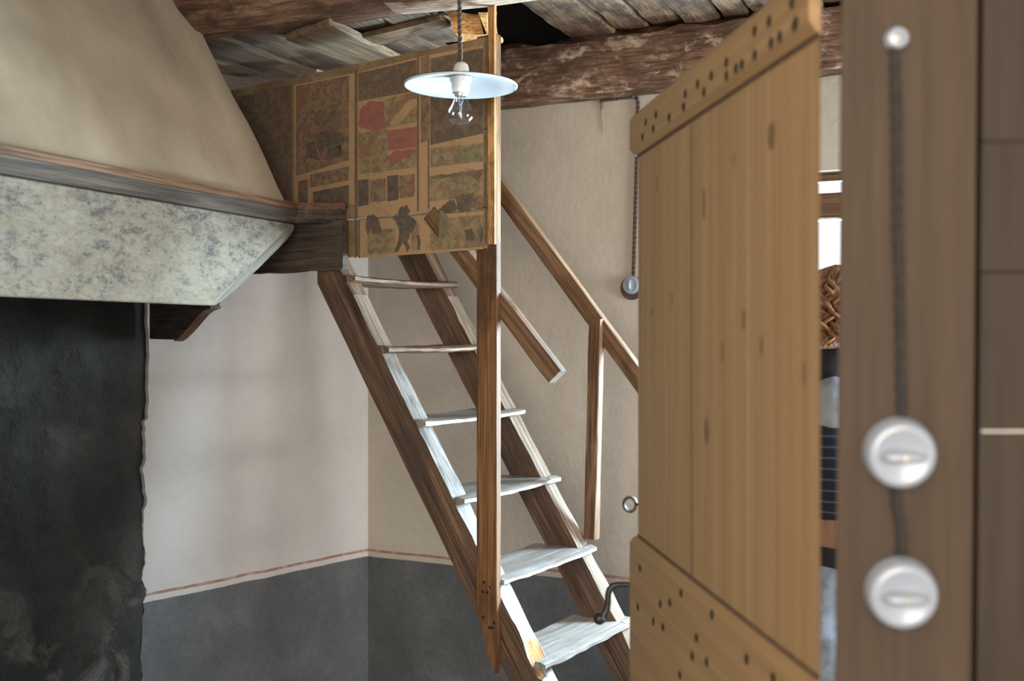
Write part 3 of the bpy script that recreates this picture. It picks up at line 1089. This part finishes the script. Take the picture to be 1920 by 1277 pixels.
def sweep(name, prof, path, mat, parent, zshift=(0, 0, 0)):
    vs, fs = [], []
    m = len(prof)
    for i, p in enumerate(path):
        a = path[max(i - 1, 0)]
        c = path[min(i + 1, len(path) - 1)]
        d1 = (p - a).normalized() if i else (c - p).normalized()
        d2 = (c - p).normalized() if i < len(path) - 1 else d1
        n1, n2 = V((d1.y, -d1.x, 0)), V((d2.y, -d2.x, 0))
        nn = (n1 + n2).normalized()
        k = 1 / max(.5, nn.dot(n1))
        for o_, z_ in prof: vs.append(p + nn * o_ * k + V((0, 0, z_ + zshift[min(i, 2)])))
    for i in range(len(path) - 1):
        for k in range(m): fs.append((i * m + k, i * m + (k + 1) % m, (i + 1) * m + (k + 1) % m, (i + 1) * m + k))
    fs += [tuple(range(m)), tuple((len(path) - 1) * m + k for k in range(m))]
    return mesh(name, vs, fs, mat, parent, frame(path[0], path[1] - path[0], V((0, 0, 1))), smooth=25)


sweep('trim_moulding', [(-.03, T_lo), (.004, T_lo), (.012, T_lo + .008), (.010, T_lo + .018), (.016, T_lo + .026), (.016, T_lo + .031), (-.03, T_lo + .031)], pth, M_trim_lo, hood, (0, 0, .006))
sweep('trim_edge', [(-.06, T_lo + .0315), (.018, T_lo + .0315), (.013, T_lo + .050), (-.06, T_lo + .052)], pth, M_trim_up, hood, (0, 0, .006))
# fascia board with a curved end
def fsc(px, py):
    q = on_plane(px, py, HB - hn * .008, hn) - HB
    return q.dot(hd), q.z


curve = [fsc(*p) for p in ((552, 424), (549, 434), (540, 447), (524, 464), (505, 483), (484, 504), (462, 524), (440, 544), (420, 561), (403, 573))]
lo_ = fsc(0, 550)
poly = [(-2.1, T_lo - .001)] + [(curve[0][0], T_lo - .001)] + curve + [(-2.1, lo_[1])]
ins = []
for i in range(len(curve)):
    a0_, c0_ = curve[max(i - 1, 0)], curve[min(i + 1, len(curve) - 1)]
    t_ = V((c0_[0] - a0_[0], c0_[1] - a0_[1])).normalized()
    wd_ = .030 * (1 - .5 * i / len(curve)) + .004 * nz(i * 1.3, 2.0)
    ins.append((curve[i][0] + t_.y * wd_, curve[i][1] - t_.x * wd_))
for i, (a, c) in enumerate(list(ins)): ins[i] = (a, min(c, T_lo - .004))
prism('worn_edge', curve + ins[::-1], hd, up, HB - hn * .0078, -hn * .002, M_fwear, hood, M=frame(HB, V((curve[-1][0] - curve[0][0]) * hd + (curve[-1][1] - curve[0][1]) * up), up))
prism('fascia_board', poly, hd, up, HB - hn * .008, -hn * .030, M_fascia, hood, cham=.003, M=frame(HB, hd, up))
# side board of the hood, running back to the wall, sooty inside and with a curved lower end
sa, sb = V((-.697, 2.86, 0)), V((-1.02, 3.45, 0))
sd = (sb - sa).normalized()
sn = V((sd.y, -sd.x, 0))
Ls = (sb - sa).length


def sbz(px, py):
    q = on_plane(px, py, sa, sn) - sa
    return q.dot(sd), q.z


cv = [sbz(*p) for p in ((396, 575), (384, 579), (374, 587), (364, 599), (354, 611), (344, 622), (334, 632), (327, 637))]
poly = [(cv[0][0] - .002, T_lo - .01)] + cv + [(Ls, cv[-1][1]), (Ls, T_lo - .01)]
prism('side_board', poly, sd, up, sa, sn * .022 if sn.x > 0 else -sn * .022, M_dark, hood, cham=.002, M=frame(sa, sd, up))
cvb = [(a - .001, z_) for a, z_ in cv]
vs, fs = [], []
for a, z_ in cvb:
    for off in (-.001, .023):
        for dz in (-.004, .001):
            vs.append(sa + sd * a + (sn if sn.x > 0 else -sn) * off + V((0, 0, z_ + dz)))
for i in range(len(cvb) - 1):
    o_ = i * 4
    fs += [(o_, o_ + 2, o_ + 6, o_ + 4), (o_ + 1, o_ + 5, o_ + 7, o_ + 3), (o_, o_ + 4, o_ + 5, o_ + 1), (o_ + 2, o_ + 3, o_ + 7, o_ + 6)]
fs += [(0, 1, 3, 2), (len(vs) - 4, len(vs) - 3, len(vs) - 1, len(vs) - 2)]
mesh('curved_edge', vs, fs, M_trim_up, hood, frame(sa, sd, up))

# ------------------------------------------------------------------ door leaf
dd = V((-.1085, .994, 0)).normalized()
dn = V((-.994, -.1085, 0)).normalized()       # visible face looks this way
DH = V((.2858, 1.137, 0))
DW = .803
door = empty('door_1', (DH.x, DH.y, .03), 'open pine plank door with nailed ledges standing beside the switches', 'door', kind='structure')


def dp(a, z, off=0.0):
    p = DH + dd * a + dn * off
    return V((p.x, p.y, z))


def dface(px, py, off=0.0):
    q = on_plane(px, py, DH + dn * off, dn)
    return (q - DH).dot(dd), q.z


DT = .020
split1 = dface(1297, 700)[0]
eds = [0, split1 - .245, split1, DW]
for k, (a, c) in enumerate(zip(eds, eds[1:])):
    g = .0016
    top = 1.842
    if k == 0:
        # hinge side is planed back so the leaf clears the frame
        vs = [dp(0, .03), dp(c - g * .3, .03), dp(c - g * .3, .03, -DT), dp(.072, .03, -DT)]
        vs += [V((p.x, p.y, top)) for p in vs]
        fs = [(0, 1, 2, 3), (4, 5, 6, 7), (0, 1, 5, 4), (1, 2, 6, 5), (2, 3, 7, 6), (3, 0, 4, 7)]
        mesh('plank', vs, fs, M_door, door, frame(dp(a, .03), up, dd))
    else:
        ga = g * .3 if k == 1 else g
        p_ = plank('plank', dp((a + ga + c - (g if k == 1 else 0)) / 2, .03, -DT / 2), dp((a + ga + c - (g if k == 1 else 0)) / 2, top, -DT / 2), c - a - ga - (g if k == 1 else 0), DT, dd, M_door, door, cham=.0012)
# ledges: boards across the leaf with bevelled upper / lower edges
for (z0, z1, bev) in ((1.776, 1.841, 'low'), (.900, 1.176, 'top'), (.14, .36, 'top')):
    th = .012
    prof = [(z0, 0), (z0, th * .35), (z0 + .010, th), (z1 - .010, th), (z1, th * .35), (z1, 0)]
    vs, fs = [], []
    for a in (-.004, DW + .004):
        for z_, o_ in prof: vs.append(dp(a, z_, o_ + .0004))
    m = len(prof)
    fs = [(k, (k + 1) % m, m + (k + 1) % m, m + k) for k in range(m)] + [tuple(range(m)), tuple(range(m, 2 * m))]
    mesh('ledge', vs, fs, M_door, door, frame(dp(0, (z0 + z1) / 2), dd, up))
for z_, w_ in ((1.7745, .0045), (1.1775, .0040)):  # dark strips paint the shadow gap along the ledge edges
    plank('ledge_shade_line', dp(.002, z_, .0006), dp(DW, z_, .0006), w_, .0016, up, M_joint_shade, door, cham=.0003)
plank('plank_groove', dp(split1, .04, -.0002), dp(split1, 1.77, -.0002), .0030, .0016, dd, M_joint_shade, door, cham=.0003)
for px, py, ra, rb in ((1325, 808, .011, .017), (1320, 382, .006, .020), (1447, 255, .012, .015), (1355, 660, .005, .014), (1508, 703, .005, .013), (1428, 648, .005, .012), (1232, 345, .004, .012), (1260, 560, .005, .010), (1222, 585, .005, .009), (1376, 300, .003, .010), (1395, 600, .006, .012)):
    a, z_ = dface(px, py)
    K = frame(dp(a, z_, .0002), dd, up)
    if K.col[2].xyz.dot(dn) < 0: K = K @ Matrix.Rotation(math.pi, 4, 'X')
    lathe('knot', [(0, .0006), (.6, .0005), (1, .0), (0, 0)], M_knot, door, K @ Matrix.Diagonal((ra, rb, 1, 1)), 20)
nails = [(1211, 229), (1230, 215), (1255, 232), (1285, 176), (1282, 228), (1255, 246), (1225, 265), (1205, 281), (1282, 220), (1308, 158), (1334, 142), (1362, 117), (1320, 198), (1362, 164), (1391, 122), (1415, 131), (1446, 116), (1415, 58), (1442, 40), (1462, 70), (1490, 72), (1492, 42), (1485, 6), (1380, 150),
         (1200, 1065), (1238, 1132), (1243, 1176), (1256, 1130), (1277, 1112), (1335, 1152), (1306, 1196), (1225, 1165), (1196, 1138), (1298, 1230), (1325, 1241), (1400, 1236), (1275, 1266), (1450, 1272)]
for px, py in nails:
    a, z_ = dface(px, py, .0125)
    zz = [zr for zr in ((1.776, 1.841), (.900, 1.176)) if zr[0] - .02 < z_ < zr[1] + .02]
    if not zz or a < .01: continue
    z_ = min(max(z_, zz[0][0] + .015), zz[0][1] - .014)
    lathe('nail', [(0, .0016), (.0050, .0012), (.0066, 0), (0, 0)], M_iron, door, frame(dp(a, z_, .0124), dd, up) @ Matrix.Diagonal((1.0, 1, -1, 1)) if frame(dp(a, z_), dd, up).col[2].xyz.dot(dn) < 0 else frame(dp(a, z_, .0124), dd, up), seg=8)
# ironwork at the free edge: lock plate, bent lever, ring
plank('lock_plate', dp(DW + .006, 1.065, -.001), dp(DW + .006, 1.150, -.001), .026, .004, dn, M_iron, door, cham=.001)
Yl = 1.955
lever = [at(x, y, Yl) for x, y in ((1192, 1096), (1178, 1096), (1160, 1096), (1150, 1098), (1143, 1105), (1140, 1116), (1140, 1130), (1138, 1142), (1133, 1152), (1126, 1159))]
tube('lever_handle', lever, [.0045, .0045, .0045, .005, .0052, .0052, .005, .0052, .006, .007], M_iron, door, seg=12)
bm = bmesh.new()
bmesh.ops.create_uvsphere(bm, u_segments=14, v_segments=10, radius=.0098)
me = bpy.data.meshes.new('lever_knob')
bm.to_mesh(me)
bm.free()
me.shade_smooth()
link('lever_knob', me, M_iron, door, Matrix.Translation(at(1124, 1160, Yl)))
rc = at(1181, 946, Yl)
tube('ring', [rc + V((math.cos(t) * .0098, .004 * math.sin(t), math.sin(t) * .0108)) for t in [2 * math.pi * k / 28 for k in range(28)]], .0024, M_iron, door, seg=8, closed=True)
tube('ring_shank', [at(1192, 946, Yl), at(1203, 946, Yl - .012)], .0024, M_iron, door, seg=8)

# ------------------------------------------------------------------ door frame and board wall in front
JX = lambda px, Y: (px - 960) / F * Y
JY = 1.07
lean = V((.0085, 0, 1)).normalized()


def jp(px, z, Y):
    return V((JX(px, Y) + (z - 1.5) * .0095, Y, z))


def jboard(name, pxa, pxb, z0, z1, Y, th, mat, parent, back_shift=0.0, bev=.003):
    vs = [jp(pxa, z0, Y), jp(pxb, z0, Y), jp(pxb, z1, Y), jp(pxa, z1, Y)]
    vs += [v_ + V((back_shift if i in (0, 3) else 0, th, 0)) for i, v_ in enumerate(vs)]
    fs = [(0, 1, 2, 3), (4, 5, 6, 7), (0, 1, 5, 4), (1, 2, 6, 5), (2, 3, 7, 6), (3, 0, 4, 7)]
    ob = mesh(name, vs, fs, mat, parent, frame(jp((pxa + pxb) / 2, z0, Y), up, V((1, 0, 0))))
    m = ob.modifiers.new('edge', 'BEVEL')
    m.width = bev
    m.segments = 2
    return ob


jamb = empty('trim_2', jp(1700, 0, JY), 'dark brown timber door frame carrying two white rotary switches', 'door frame', kind='structure')
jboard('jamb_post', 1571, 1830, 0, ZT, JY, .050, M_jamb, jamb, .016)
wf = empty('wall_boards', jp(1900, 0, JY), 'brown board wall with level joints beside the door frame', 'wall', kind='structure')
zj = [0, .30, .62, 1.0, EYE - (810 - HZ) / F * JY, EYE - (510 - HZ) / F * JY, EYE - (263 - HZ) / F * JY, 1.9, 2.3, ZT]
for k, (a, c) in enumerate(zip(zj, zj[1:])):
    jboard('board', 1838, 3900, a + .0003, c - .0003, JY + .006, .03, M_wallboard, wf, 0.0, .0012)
jboard('pale_joint_strip', 1842, 3900, zj[4] - .0013, zj[4] + .0013, JY + .0055, .02, M_pale_joint, wf)  # thin pale strip along one level joint
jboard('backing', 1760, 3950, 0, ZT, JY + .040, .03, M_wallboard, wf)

# ------------------------------------------------------------------ electrical fittings
def rotary_switch(name, M, R, label, group=None, base_r=None, ang=0.0, ridge_w=.62):
    """surface switch built round local Z: base, domed cap, turning ridge, screw"""
    o = bpy.data.objects.new(name, None)
    C.objects.link(o)
    o.matrix_basis = M
    WM[o.name] = M.copy()
    tag(o, label, 'switch', group)
    if base_r:
        lathe('base', [(0, 0), (base_r, 0), (base_r, R * .30), (base_r * .96, R * .42), (0, R * .42)], M_porc_d, o, M, 40)
        z0 = R * .40
        MM = M @ Matrix.Translation((.003, .0085, z0))
        hh = R * .45
    else:
        lathe('base', [(0, 0), (R * .99, 0), (R, R * .06), (R * .99, R * .22), (0, R * .22)], M_porc, o, M, 40)
        MM = M @ Matrix.Translation((0, 0, R * .22))
        hh = R * .50
    cap = lathe('cap', [(0, 0), (R * .975, 0), (R * .985, hh * .25), (R * .955, hh * .6), (R * .90, hh * .88), (R * .83, hh), (R * .70, hh * 1.0), (R * .66, hh * .96), (0, hh * .96)], M_porc, o, MM, 44, smooth=50)
    # turning piece: low dish with a rounded bar across it
    K = MM @ Matrix.Translation((0, 0, hh * .96)) @ Matrix.Rotation(ang, 4, 'Z')
    vs, fs = [], []
    nx, ny = 28, 10
    hl, hw, ht = R * .62, R * .19, R * .40
    for i in range(nx + 1):
        x = -hl + 2 * hl * i / nx
        prof_ = math.sqrt(max(0, 1 - (abs(x) / hl) ** 4))
        for j in range(ny + 1):
            t = math.pi * j / ny
            vs.append((x, -hw * prof_ * math.cos(t), ht * (.25 + .75 * prof_) * math.sin(t) ** .7))
    for i in range(nx):
        for j in range(ny):
            a = i * (ny + 1) + j
            fs.append((a, a + 1, a + ny + 2, a + ny + 1))
    kn = mesh('turn_knob', vs, fs, M_porc, o, K, smooth=50, world=False)
    lathe('screw', [(0, 0), (R * .075, 0), (R * .07, R * .03), (0, R * .035)], M_steel, kn, K @ Matrix.Translation((0, 0, ht * .97)), 12)
    return o


for (px, py, lab) in ((1685, 852, 'upper white porcelain rotary switch on the brown door frame'), (1688, 1112, 'lower white porcelain rotary switch on the brown door frame')):
    R = 67 / F * (JY - .012)
    p = at(px - 2, py - 6, JY)
    # local Z points out of the frame towards the viewer
    X = V((1, -.10, 0)).normalized()
    Zd = V((-.10, -1, -.10)).normalized()
    Y_ = Zd.cross(X).normalized()
    X = Y_.cross(Zd)
    Mx = Matrix((X, Y_, Zd)).transposed().to_4x4()
    Mx.translation = p + V((0, -.0005, 0))
    rotary_switch('rotary_switch', Mx, R, lab, 'white rotary switches on the door frame', None, 0.0)

fx = on_plane(1186, 540, bw(0, 0, .0), bn)
Zd = bn.copy()
X = up.cross(Zd).normalized()
Y_ = Zd.cross(X)
Mx = Matrix((X, Y_, Zd)).transposed().to_4x4()
Mx.translation = fx
rotary_switch('rotary_switch', Mx, .0285, 'small white rotary switch on round brown base on the back wall', None, .036, math.pi / 2, .5)
# pattress screws of the far switch
# twisted cable down the back wall to it
cpts = [on_plane(*p, bw(0, 0, .007), bn) for p in ((1126, 189), (1145, 186), (1170, 183), (1188, 181), (1194, 184), (1196, 192), (1195, 260), (1191, 400), (1187.5, 516))]
vs, fs = twisted(cpts, .0036, .030)
o = mesh('cable', vs, fs, M_wire, smooth=60)
tag(o, 'twisted dark cable running down the back wall to its switch', 'cable')


def insulator(name, M, R, label):
    o = lathe(name, [(0, 0), (R * .8, 0), (R, R * .3), (R * .72, R * .62), (R * .72, R * .75), (R * .98, R * 1.05), (R * .85, R * 1.35), (R * .35, R * 1.45), (R * .30, R * 1.25), (0, R * 1.25)], M_porc, None, M, 28)
    tag(o, label, 'insulator')
    lathe('screw', [(0, 0), (R * .26, 0), (R * .2, R * .2), (0, R * .24)], M_steel, o, M @ Matrix.Translation((0, 0, R * 1.25)), 12)
    return o


Mx2 = Mx.copy()
Mx2.translation = on_plane(1190, 180, bw(0, 0), bn)
insulator('insulator', Mx2, .0080, 'tiny white insulator holding the cable at the top of back wall')
Mj = Matrix(((1, 0, 0), (0, 0, -1), (0, 1, 0))).to_4x4()
Mj.translation = at(1677, 76, JY)
insulator('insulator', Mj, .0096, 'round white porcelain insulator screwed high on the brown door frame')
def jcable(pts, label):
    vs, fs = twisted([at(x, y, JY - .006) for x, y in pts], .0030, .028)
    return tag(mesh('cable', vs, fs, M_wire_d, smooth=60), label, 'cable')


jcable([(1678, 90), (1681, 200), (1684, 420), (1690, 640), (1692, 790)], 'long twisted dark cable from insulator down to the upper frame switch')
jcable([(1679, 918), (1682, 945), (1690, 985), (1692, 1010), (1690, 1050)], 'short twisted dark cable joining the two switches on the frame')
# cobweb and dirt by the cable end
vs, fs = [], []
cw = [on_plane(*p, bw(0, 0, .003), bn) for p in ((1124, 190), (1130, 192), (1130, 200), (1127, 206), (1130, 250))]
o = tube('cobweb', cw, [.004, .007, .006, .002, .0008], M_cobweb, seg=6)
tag(o, 'dusty strand of cobweb hanging at the cable end on back wall', 'cobweb')

# ------------------------------------------------------------------ pendant lamp
LY = 2.65
lc = at(864, 163, LY)
lamp = empty('pendant_lamp', lc, 'white enamel disc pendant lamp with clear bulb hanging from a dark cord', 'lamp')
tilt = Matrix.Rotation(math.radians(-1.5), 4, 'X') @ Matrix.Rotation(math.radians(.8), 4, 'Y')
LM = Matrix.Translation(lc) @ tilt
Rr = 106.5 / F * LY
# the enamel disc: white below, dark above, rolled rim
lathe('shade', [(.018, .0245), (.030, .0225), (Rr * .6, .0105), (Rr * .93, .0015), (Rr * .985, .0), (Rr, .0015), (Rr, .004)], M_enamel, lamp, LM, 72)
lathe('shade_top', [(Rr, .004), (Rr * .985, .006), (Rr * .93, .0055), (Rr * .6, .0145), (.030, .027), (.018, .029)], M_enamel_t, lamp, LM, 72)
for ang, rr in ((-8, .97), (-14, .985), (14, .975)):
    t = math.radians(ang)
    lathe('enamel_chip', [(0, 0), (.0028, 0), (.0024, -.0006), (0, -.0007)], M_iron, lamp, LM @ Matrix.Translation((Rr * rr * math.cos(t), Rr * rr * math.sin(t), .0008)), 8)
lathe('holder_cap', [(.016, .024), (.0175, .030), (.0172, .038), (.0145, .048), (.009, .053), (.004, .054), (0, .054)], M_porc_l, lamp, LM, 28)
lathe('lamp_holder', [(.025, .020), (.0245, .014), (.0205, .008), (.020, -.002), (.0185, -.004), (.0185, -.013), (.016, -.014), (.0, -.014)], M_porc_l, lamp, LM, 32)
lathe('bulb_cap', [(.0135, -.010), (.0135, -.019), (.0128, -.021), (0, -.021)], M_steel, lamp, LM, 24)
bulb = lathe('bulb', [(0.013, -0.019), (0.0154, -0.0264), (0.0185, -0.0349), (0.0237, -0.0434), (0.0281, -0.0519), (0.0295, -0.0603), (0.0281, -0.0694), (0.0226, -0.0768), (0.0127, -0.0815), (0.0044, -0.0828), (0.0, -0.083)], M_bulb, lamp, LM, 40, 80)
lathe('inner_capsule', [(0, -.036), (.0042, -.037), (.0046, -.045), (.0046, -.066), (.0030, -.070), (0, -.071)], M_bulb, bulb, LM, 16)
vs, fs = merge([tube_data([LM @ V(p) for p in pth_], .0007, 6) for pth_ in (
    [(-.003, 0, -.020), (-.004, 0, -.034), (-.0015, 0, -.042), (-.0015, 0, -.066)], [(.003, 0, -.020), (.005, 0, -.03), (.002, 0, -.040), (.0015, 0, -.066)],
    [(-.0055, .001, -.022), (-.0030, .001, -.030), (.0035, .001, -.034), (-.002, .001, -.040)], [(-.0015, 0, -.066), (0, 0, -.050), (.0015, 0, -.066)])])
mesh('filament', vs, fs, M_steel, bulb, smooth=60)
ctop = at(861, -160, LY)
vs, fs = twisted([lc + V((0, 0, .052)), lc + V((-.0006, 0, .075)), at(862, 60, LY), ctop], .0030, .026)
mesh('cord', vs, fs, M_wire, lamp, smooth=60)
vs, fs = tube_data([lc + V((.0025, -.003, .053)), lc + V((.003, -.004, .070)), lc + V((.002, -.004, .090))], .0010, 6)
mesh('cord_fray', vs, fs, M_cobweb, lamp, smooth=60)
# ------------------------------------------------------------------ person by the window, seen through the gap beside the door
PF = V((-.93, .37, 0)).normalized()
PR = PF.cross(up)
PM = Matrix((PR, PF, up)).transposed().to_4x4()
PM.translation = V((.660, 2.44, 0))
person = bpy.data.objects.new('person', None)
C.objects.link(person)
person.matrix_basis = PM
WM[person.name] = PM.copy()
tag(person, 'person with curly auburn hair, navy striped knit and blue jeans standing by the window', 'person')


def blobs(items):
    """tapered limbs (p0, r0, p1, r1[, squash y]) as one cloud of overlapping balls"""
    bm = bmesh.new()
    for it in items:
        p0, r0, p1, r1 = V(it[0]), it[1], V(it[2]), it[3]
        sq = it[4] if len(it) > 4 else 1.0
        n = max(2, int((p1 - p0).length / (min(r0, r1) * .45)) + 1)
        for i in range(n + 1):
            t = i / n
            r = r0 + (r1 - r0) * t
            mt_ = Matrix.Translation(p0.lerp(p1, t)) @ Matrix.Diagonal((r, r * sq, r, 1))
            bmesh.ops.create_icosphere(bm, subdivisions=2, radius=1, matrix=mt_)
    return bm


def skin(name, items, mat, voxel=.008, extra=None, parent=person):
    bm = blobs(items)
    me = bpy.data.meshes.new(name + '_raw')
    bm.to_mesh(me)
    bm.free()
    tmp = bpy.data.objects.new('tmp', me)
    C.objects.link(tmp)
    rm = tmp.modifiers.new('r', 'REMESH')
    rm.mode = 'VOXEL'
    rm.voxel_size = voxel
    sm_ = tmp.modifiers.new('s', 'SMOOTH')
    sm_.factor = .5
    sm_.iterations = 4
    dg = bpy.context.evaluated_depsgraph_get()
    out = bpy.data.meshes.new_from_object(tmp.evaluated_get(dg))
    bpy.data.objects.remove(tmp)
    out.name = name
    out.shade_smooth()
    return link(name, out, mat, parent, PM)


M_skin = plain('skin', (.52, .32, .24), rough=.5, var=.06, spec=.4)
M_hair = plain('auburn_hair', (.36, .17, .085), rough=.4, var=.35, scale=60, spec=.5)
M_jeans = plain('denim', (.46, .58, .80), rough=.85, var=.3, scale=40, bmp=.3)
M_shirt = plain('pale_blue_cotton', (.50, .58, .74), rough=.85, var=.1, bmp=.2)
M_scarf = plain('dark_scarf_cloth', (.040, .042, .050), rough=.9, var=.3)
M_lace = plain('pale_lace', (.66, .62, .58), rough=.9, var=.25, scale=220, bmp=.5)
M_shoe = plain('dark_leather', (.045, .032, .026), rough=.5)
M_eye = plain('eye_white', (.75, .73, .70), rough=.2)
M_knit, nt, b = new_mat('navy_striped_knit')
v = coords(nt, rand=False)
sx = N(nt, 'ShaderNodeSeparateXYZ')
nt.links.new(v, sx.inputs[0])
fr_ = math_n(nt, 'FRACT', math_n(nt, 'MULTIPLY', sx.outputs[2], 52.0))
nt.links.new(mix(nt, math_n(nt, 'LESS_THAN', fr_, .16), (.028, .036, .075), (.13, .17, .28)), b.inputs['Base Color'])
b.inputs['Roughness'].default_value = .9

HC = V((0, .015, 1.520))
body = [
    ((0, 0, .90), .125, (0, 0, 1.02), .110, .80), ((0, 0, 1.02), .110, (0, .0, 1.24), .128, .78), ((-.07, 0, 1.27), .10, (.07, 0, 1.27), .10, .85), ((-.15, 0, 1.335), .050, (.15, 0, 1.335), .050),
    ((0, -.005, 1.34), .055, (0, .012, 1.45), .049),
    # head: skull, face, jaw, nose, lips, brows, ears
    (HC + V((0, -.022, .020)), .080, HC + V((0, .010, .022)), .078), (HC + V((0, .025, -.02)), .066, HC + V((0, .040, -.055)), .050), (HC + V((0, .060, -.078)), .030, HC + V((0, .066, -.088)), .024),
    (HC + V((0, .088, .008)), .010, HC + V((0, .106, -.026)), .013), (HC + V((-.018, .083, -.056)), .0095, HC + V((.018, .083, -.056)), .0095), (HC + V((-.016, .082, -.066)), .010, HC + V((.016, .082, -.066)), .010),
    (HC + V((-.045, .070, .024)), .010, HC + V((-.012, .084, .022)), .010), (HC + V((.045, .070, .024)), .010, HC + V((.012, .084, .022)), .010),
    (HC + V((-.078, -.006, .012)), .013, HC + V((-.074, -.004, -.020)), .010), (HC + V((.078, -.006, .012)), .013, HC + V((.074, -.004, -.020)), .010),
    # legs and feet
    ((-.085, 0, .86), .092, (-.090, .01, .49), .060), ((-.090, .01, .49), .058, (-.092, -.015, .33), .056), ((-.092, -.015, .33), .056, (-.095, -.01, .09), .036), ((-.095, -.01, .05), .040, (-.105, .14, .030), .030),
    ((.085, 0, .86), .092, (.090, .01, .49), .060), ((.090, .01, .49), .058, (.092, -.015, .33), .056), ((.092, -.015, .33), .056, (.095, -.01, .09), .036), ((.095, -.01, .05), .040, (.105, .14, .030), .030),
]
for sg in (-1, 1):
    S, E_, W_ = V((sg * .175, 0, 1.335)), V((sg * .225, -.020, 1.140)), V((sg * .125, .175, 1.130))
    body += [(S, .050, E_, .039), (E_, .038, W_, .026)]
    fwd = (W_ - E_).normalized()
    inn = V((-sg, 0, 0)) - fwd * V((-sg, 0, 0)).dot(fwd)
    inn.normalize()
    dn_ = fwd.cross(inn).normalized()
    if dn_.z > 0: dn_ = -dn_
    # hands folded in front: palm, four curled fingers of different length, thumb from the side of the palm
    pc = W_ + fwd * .045
    for q_ in range(4):
        off = dn_ * (-.028 + .019 * q_)
        body.append((W_ + off * .55 + fwd * .005, .017, W_ + fwd * .080 + off, .0115))
        ln2 = (.036, .041, .039, .030)[q_]
        k0 = W_ + fwd * .083 + off
        k1 = k0 + fwd * ln2 * .8 + inn * ln2 * .45
        k2 = k1 + fwd * ln2 * .25 + inn * ln2 * .65
        k3 = k2 - fwd * ln2 * .15 + inn * ln2 * .45
        body += [(k0, .0098, k1, .0090), (k1, .0090, k2, .0082), (k2, .0080, k3, .0070)]
    t0 = W_ + fwd * .025 - dn_ * .028
    t1 = t0 + fwd * .035 - dn_ * .022 + inn * .010
    t2 = t1 + fwd * .030 - dn_ * .004 + inn * .012
    body += [(t0, .0135, t1, .0110), (t1, .0108, t2, .0088)]
bodyo = skin('body', body, M_skin, .0052)
for sg in (-1, 1):
    lathe('eye', [(0, -.0105), (.0075, -.0075), (.0105, 0), (.0075, .0075), (0, .0105)], M_eye, person, PM @ Matrix.Translation(HC + V((sg * .030, .0745, .004))) @ Matrix.Rotation(-math.pi / 2, 4, 'X'), 16, 80)
    lathe('iris', [(0, .0002), (.0042, .0000), (.0044, -.001), (0, -.001)], M_shoe, person, PM @ Matrix.Translation(HC + V((sg * .030, .0852, .004))) @ Matrix.Rotation(-math.pi / 2, 4, 'X'), 12)
knit = [((0, 0, 1.20), .132, (0, 0, 1.25), .143, .80), ((-.07, 0, 1.27), .115, (.07, 0, 1.27), .115, .86), ((-.15, 0, 1.335), .063, (.15, 0, 1.335), .063)]
for sg in (-1, 1): knit += [((sg * .175, 0, 1.335), .063, (sg * .219, -.016, 1.19), .052)]
skin('knit_top', knit, M_knit, .008)
skin('dark_waist', [((0, 0, 1.10), .126, (0, 0, 1.165), .131, .82)], M_scarf, .008)
jeans = [((0, 0, .92), .140, (0, 0, .99), .128, .82)]
for sg in (-1, 1): jeans += [((sg * .085, 0, .86), .104, (sg * .090, .01, .49), .074), ((sg * .090, .01, .49), .073, (sg * .095, -.012, .10), .060)]
skin('jeans', jeans, M_jeans, .009)
for sg in (-1, 1): skin('shoe', [((sg * .095, -.03, .045), .048, (sg * .108, .17, .034), .037)], M_shoe, .007)
for sg in (-1, 1): skin('shirt_yoke', [((sg * .150, .0, 1.366), .050, (sg * .205, -.008, 1.358), .050)], M_shirt, .007)
skin('scarf', [((.075 * math.cos(t), .072 * math.sin(t), 1.440 + .012 * math.sin(t * 2)), .040, (.075 * math.cos(t + .5), .072 * math.sin(t + .5), 1.440 + .012 * math.sin(t * 2 + 1)), .040) for t in [k * .5 for k in range(13)]], M_scarf, .008)
skin('lace_collar', [((.088 * math.cos(t), .085 * math.sin(t), 1.474), .017, (.088 * math.cos(t + .5), .085 * math.sin(t + .5), 1.474), .017) for t in [k * .5 for k in range(13)]], M_lace, .006)
skin('hair_cap', [(HC + V((0, -.030, .022)), .090, HC + V((0, .000, .030)), .084), (HC + V((-.05, -.03, .0)), .050, HC + V((.05, -.03, .0)), .050), (HC + V((0, -.05, -.02)), .060, HC + V((0, -.05, -.04)), .055)], M_hair, .008)
curls = []
hr = random.Random(3)
for k in range(150):
    az = hr.uniform(math.radians(-40), math.radians(220))   # all round except the face
    az = az + math.pi
    el = hr.uniform(.1, 1.25)
    base_ = HC + V((math.cos(az) * .088 * math.cos(el), math.sin(az) * .092 * math.cos(el) - .012, .022 + .088 * math.sin(el)))
    outw = V((math.cos(az), math.sin(az), 0))
    zend = hr.uniform(1.462, 1.49)
    Lh = base_.z - zend
    if Lh < .03: continue
    ph, tw = hr.uniform(0, 6.28), hr.choice((-1, 1))
    pts = []
    n = max(10, int(Lh / .005))
    for i in range(n + 1):
        t = i / n
        c_ = base_ + outw * (.035 * math.sin(min(1, t * 1.3) * 1.5) * (1 - math.sin(el) * .2) + (.06 * math.sin(el)) * min(1, t * 2)) + V((0, 0, -Lh * t))
        a_ = ph + tw * (Lh * t / .042) * 2 * math.pi
        rr_ = .011 * min(1, t * 4)
        pts.append(c_ + V((math.cos(a_) * rr_, math.sin(a_) * rr_, 0)))
    curls.append(tube_data(pts, [.0052 * (1 - .6 * (i / n)) for i in range(n + 1)], 6))
vs, fs = merge(curls)
hm = mesh('curly_hair', [PM @ p for p in vs], fs, M_hair, person, PM, smooth=70)
hm['kind'] = 'stuff'
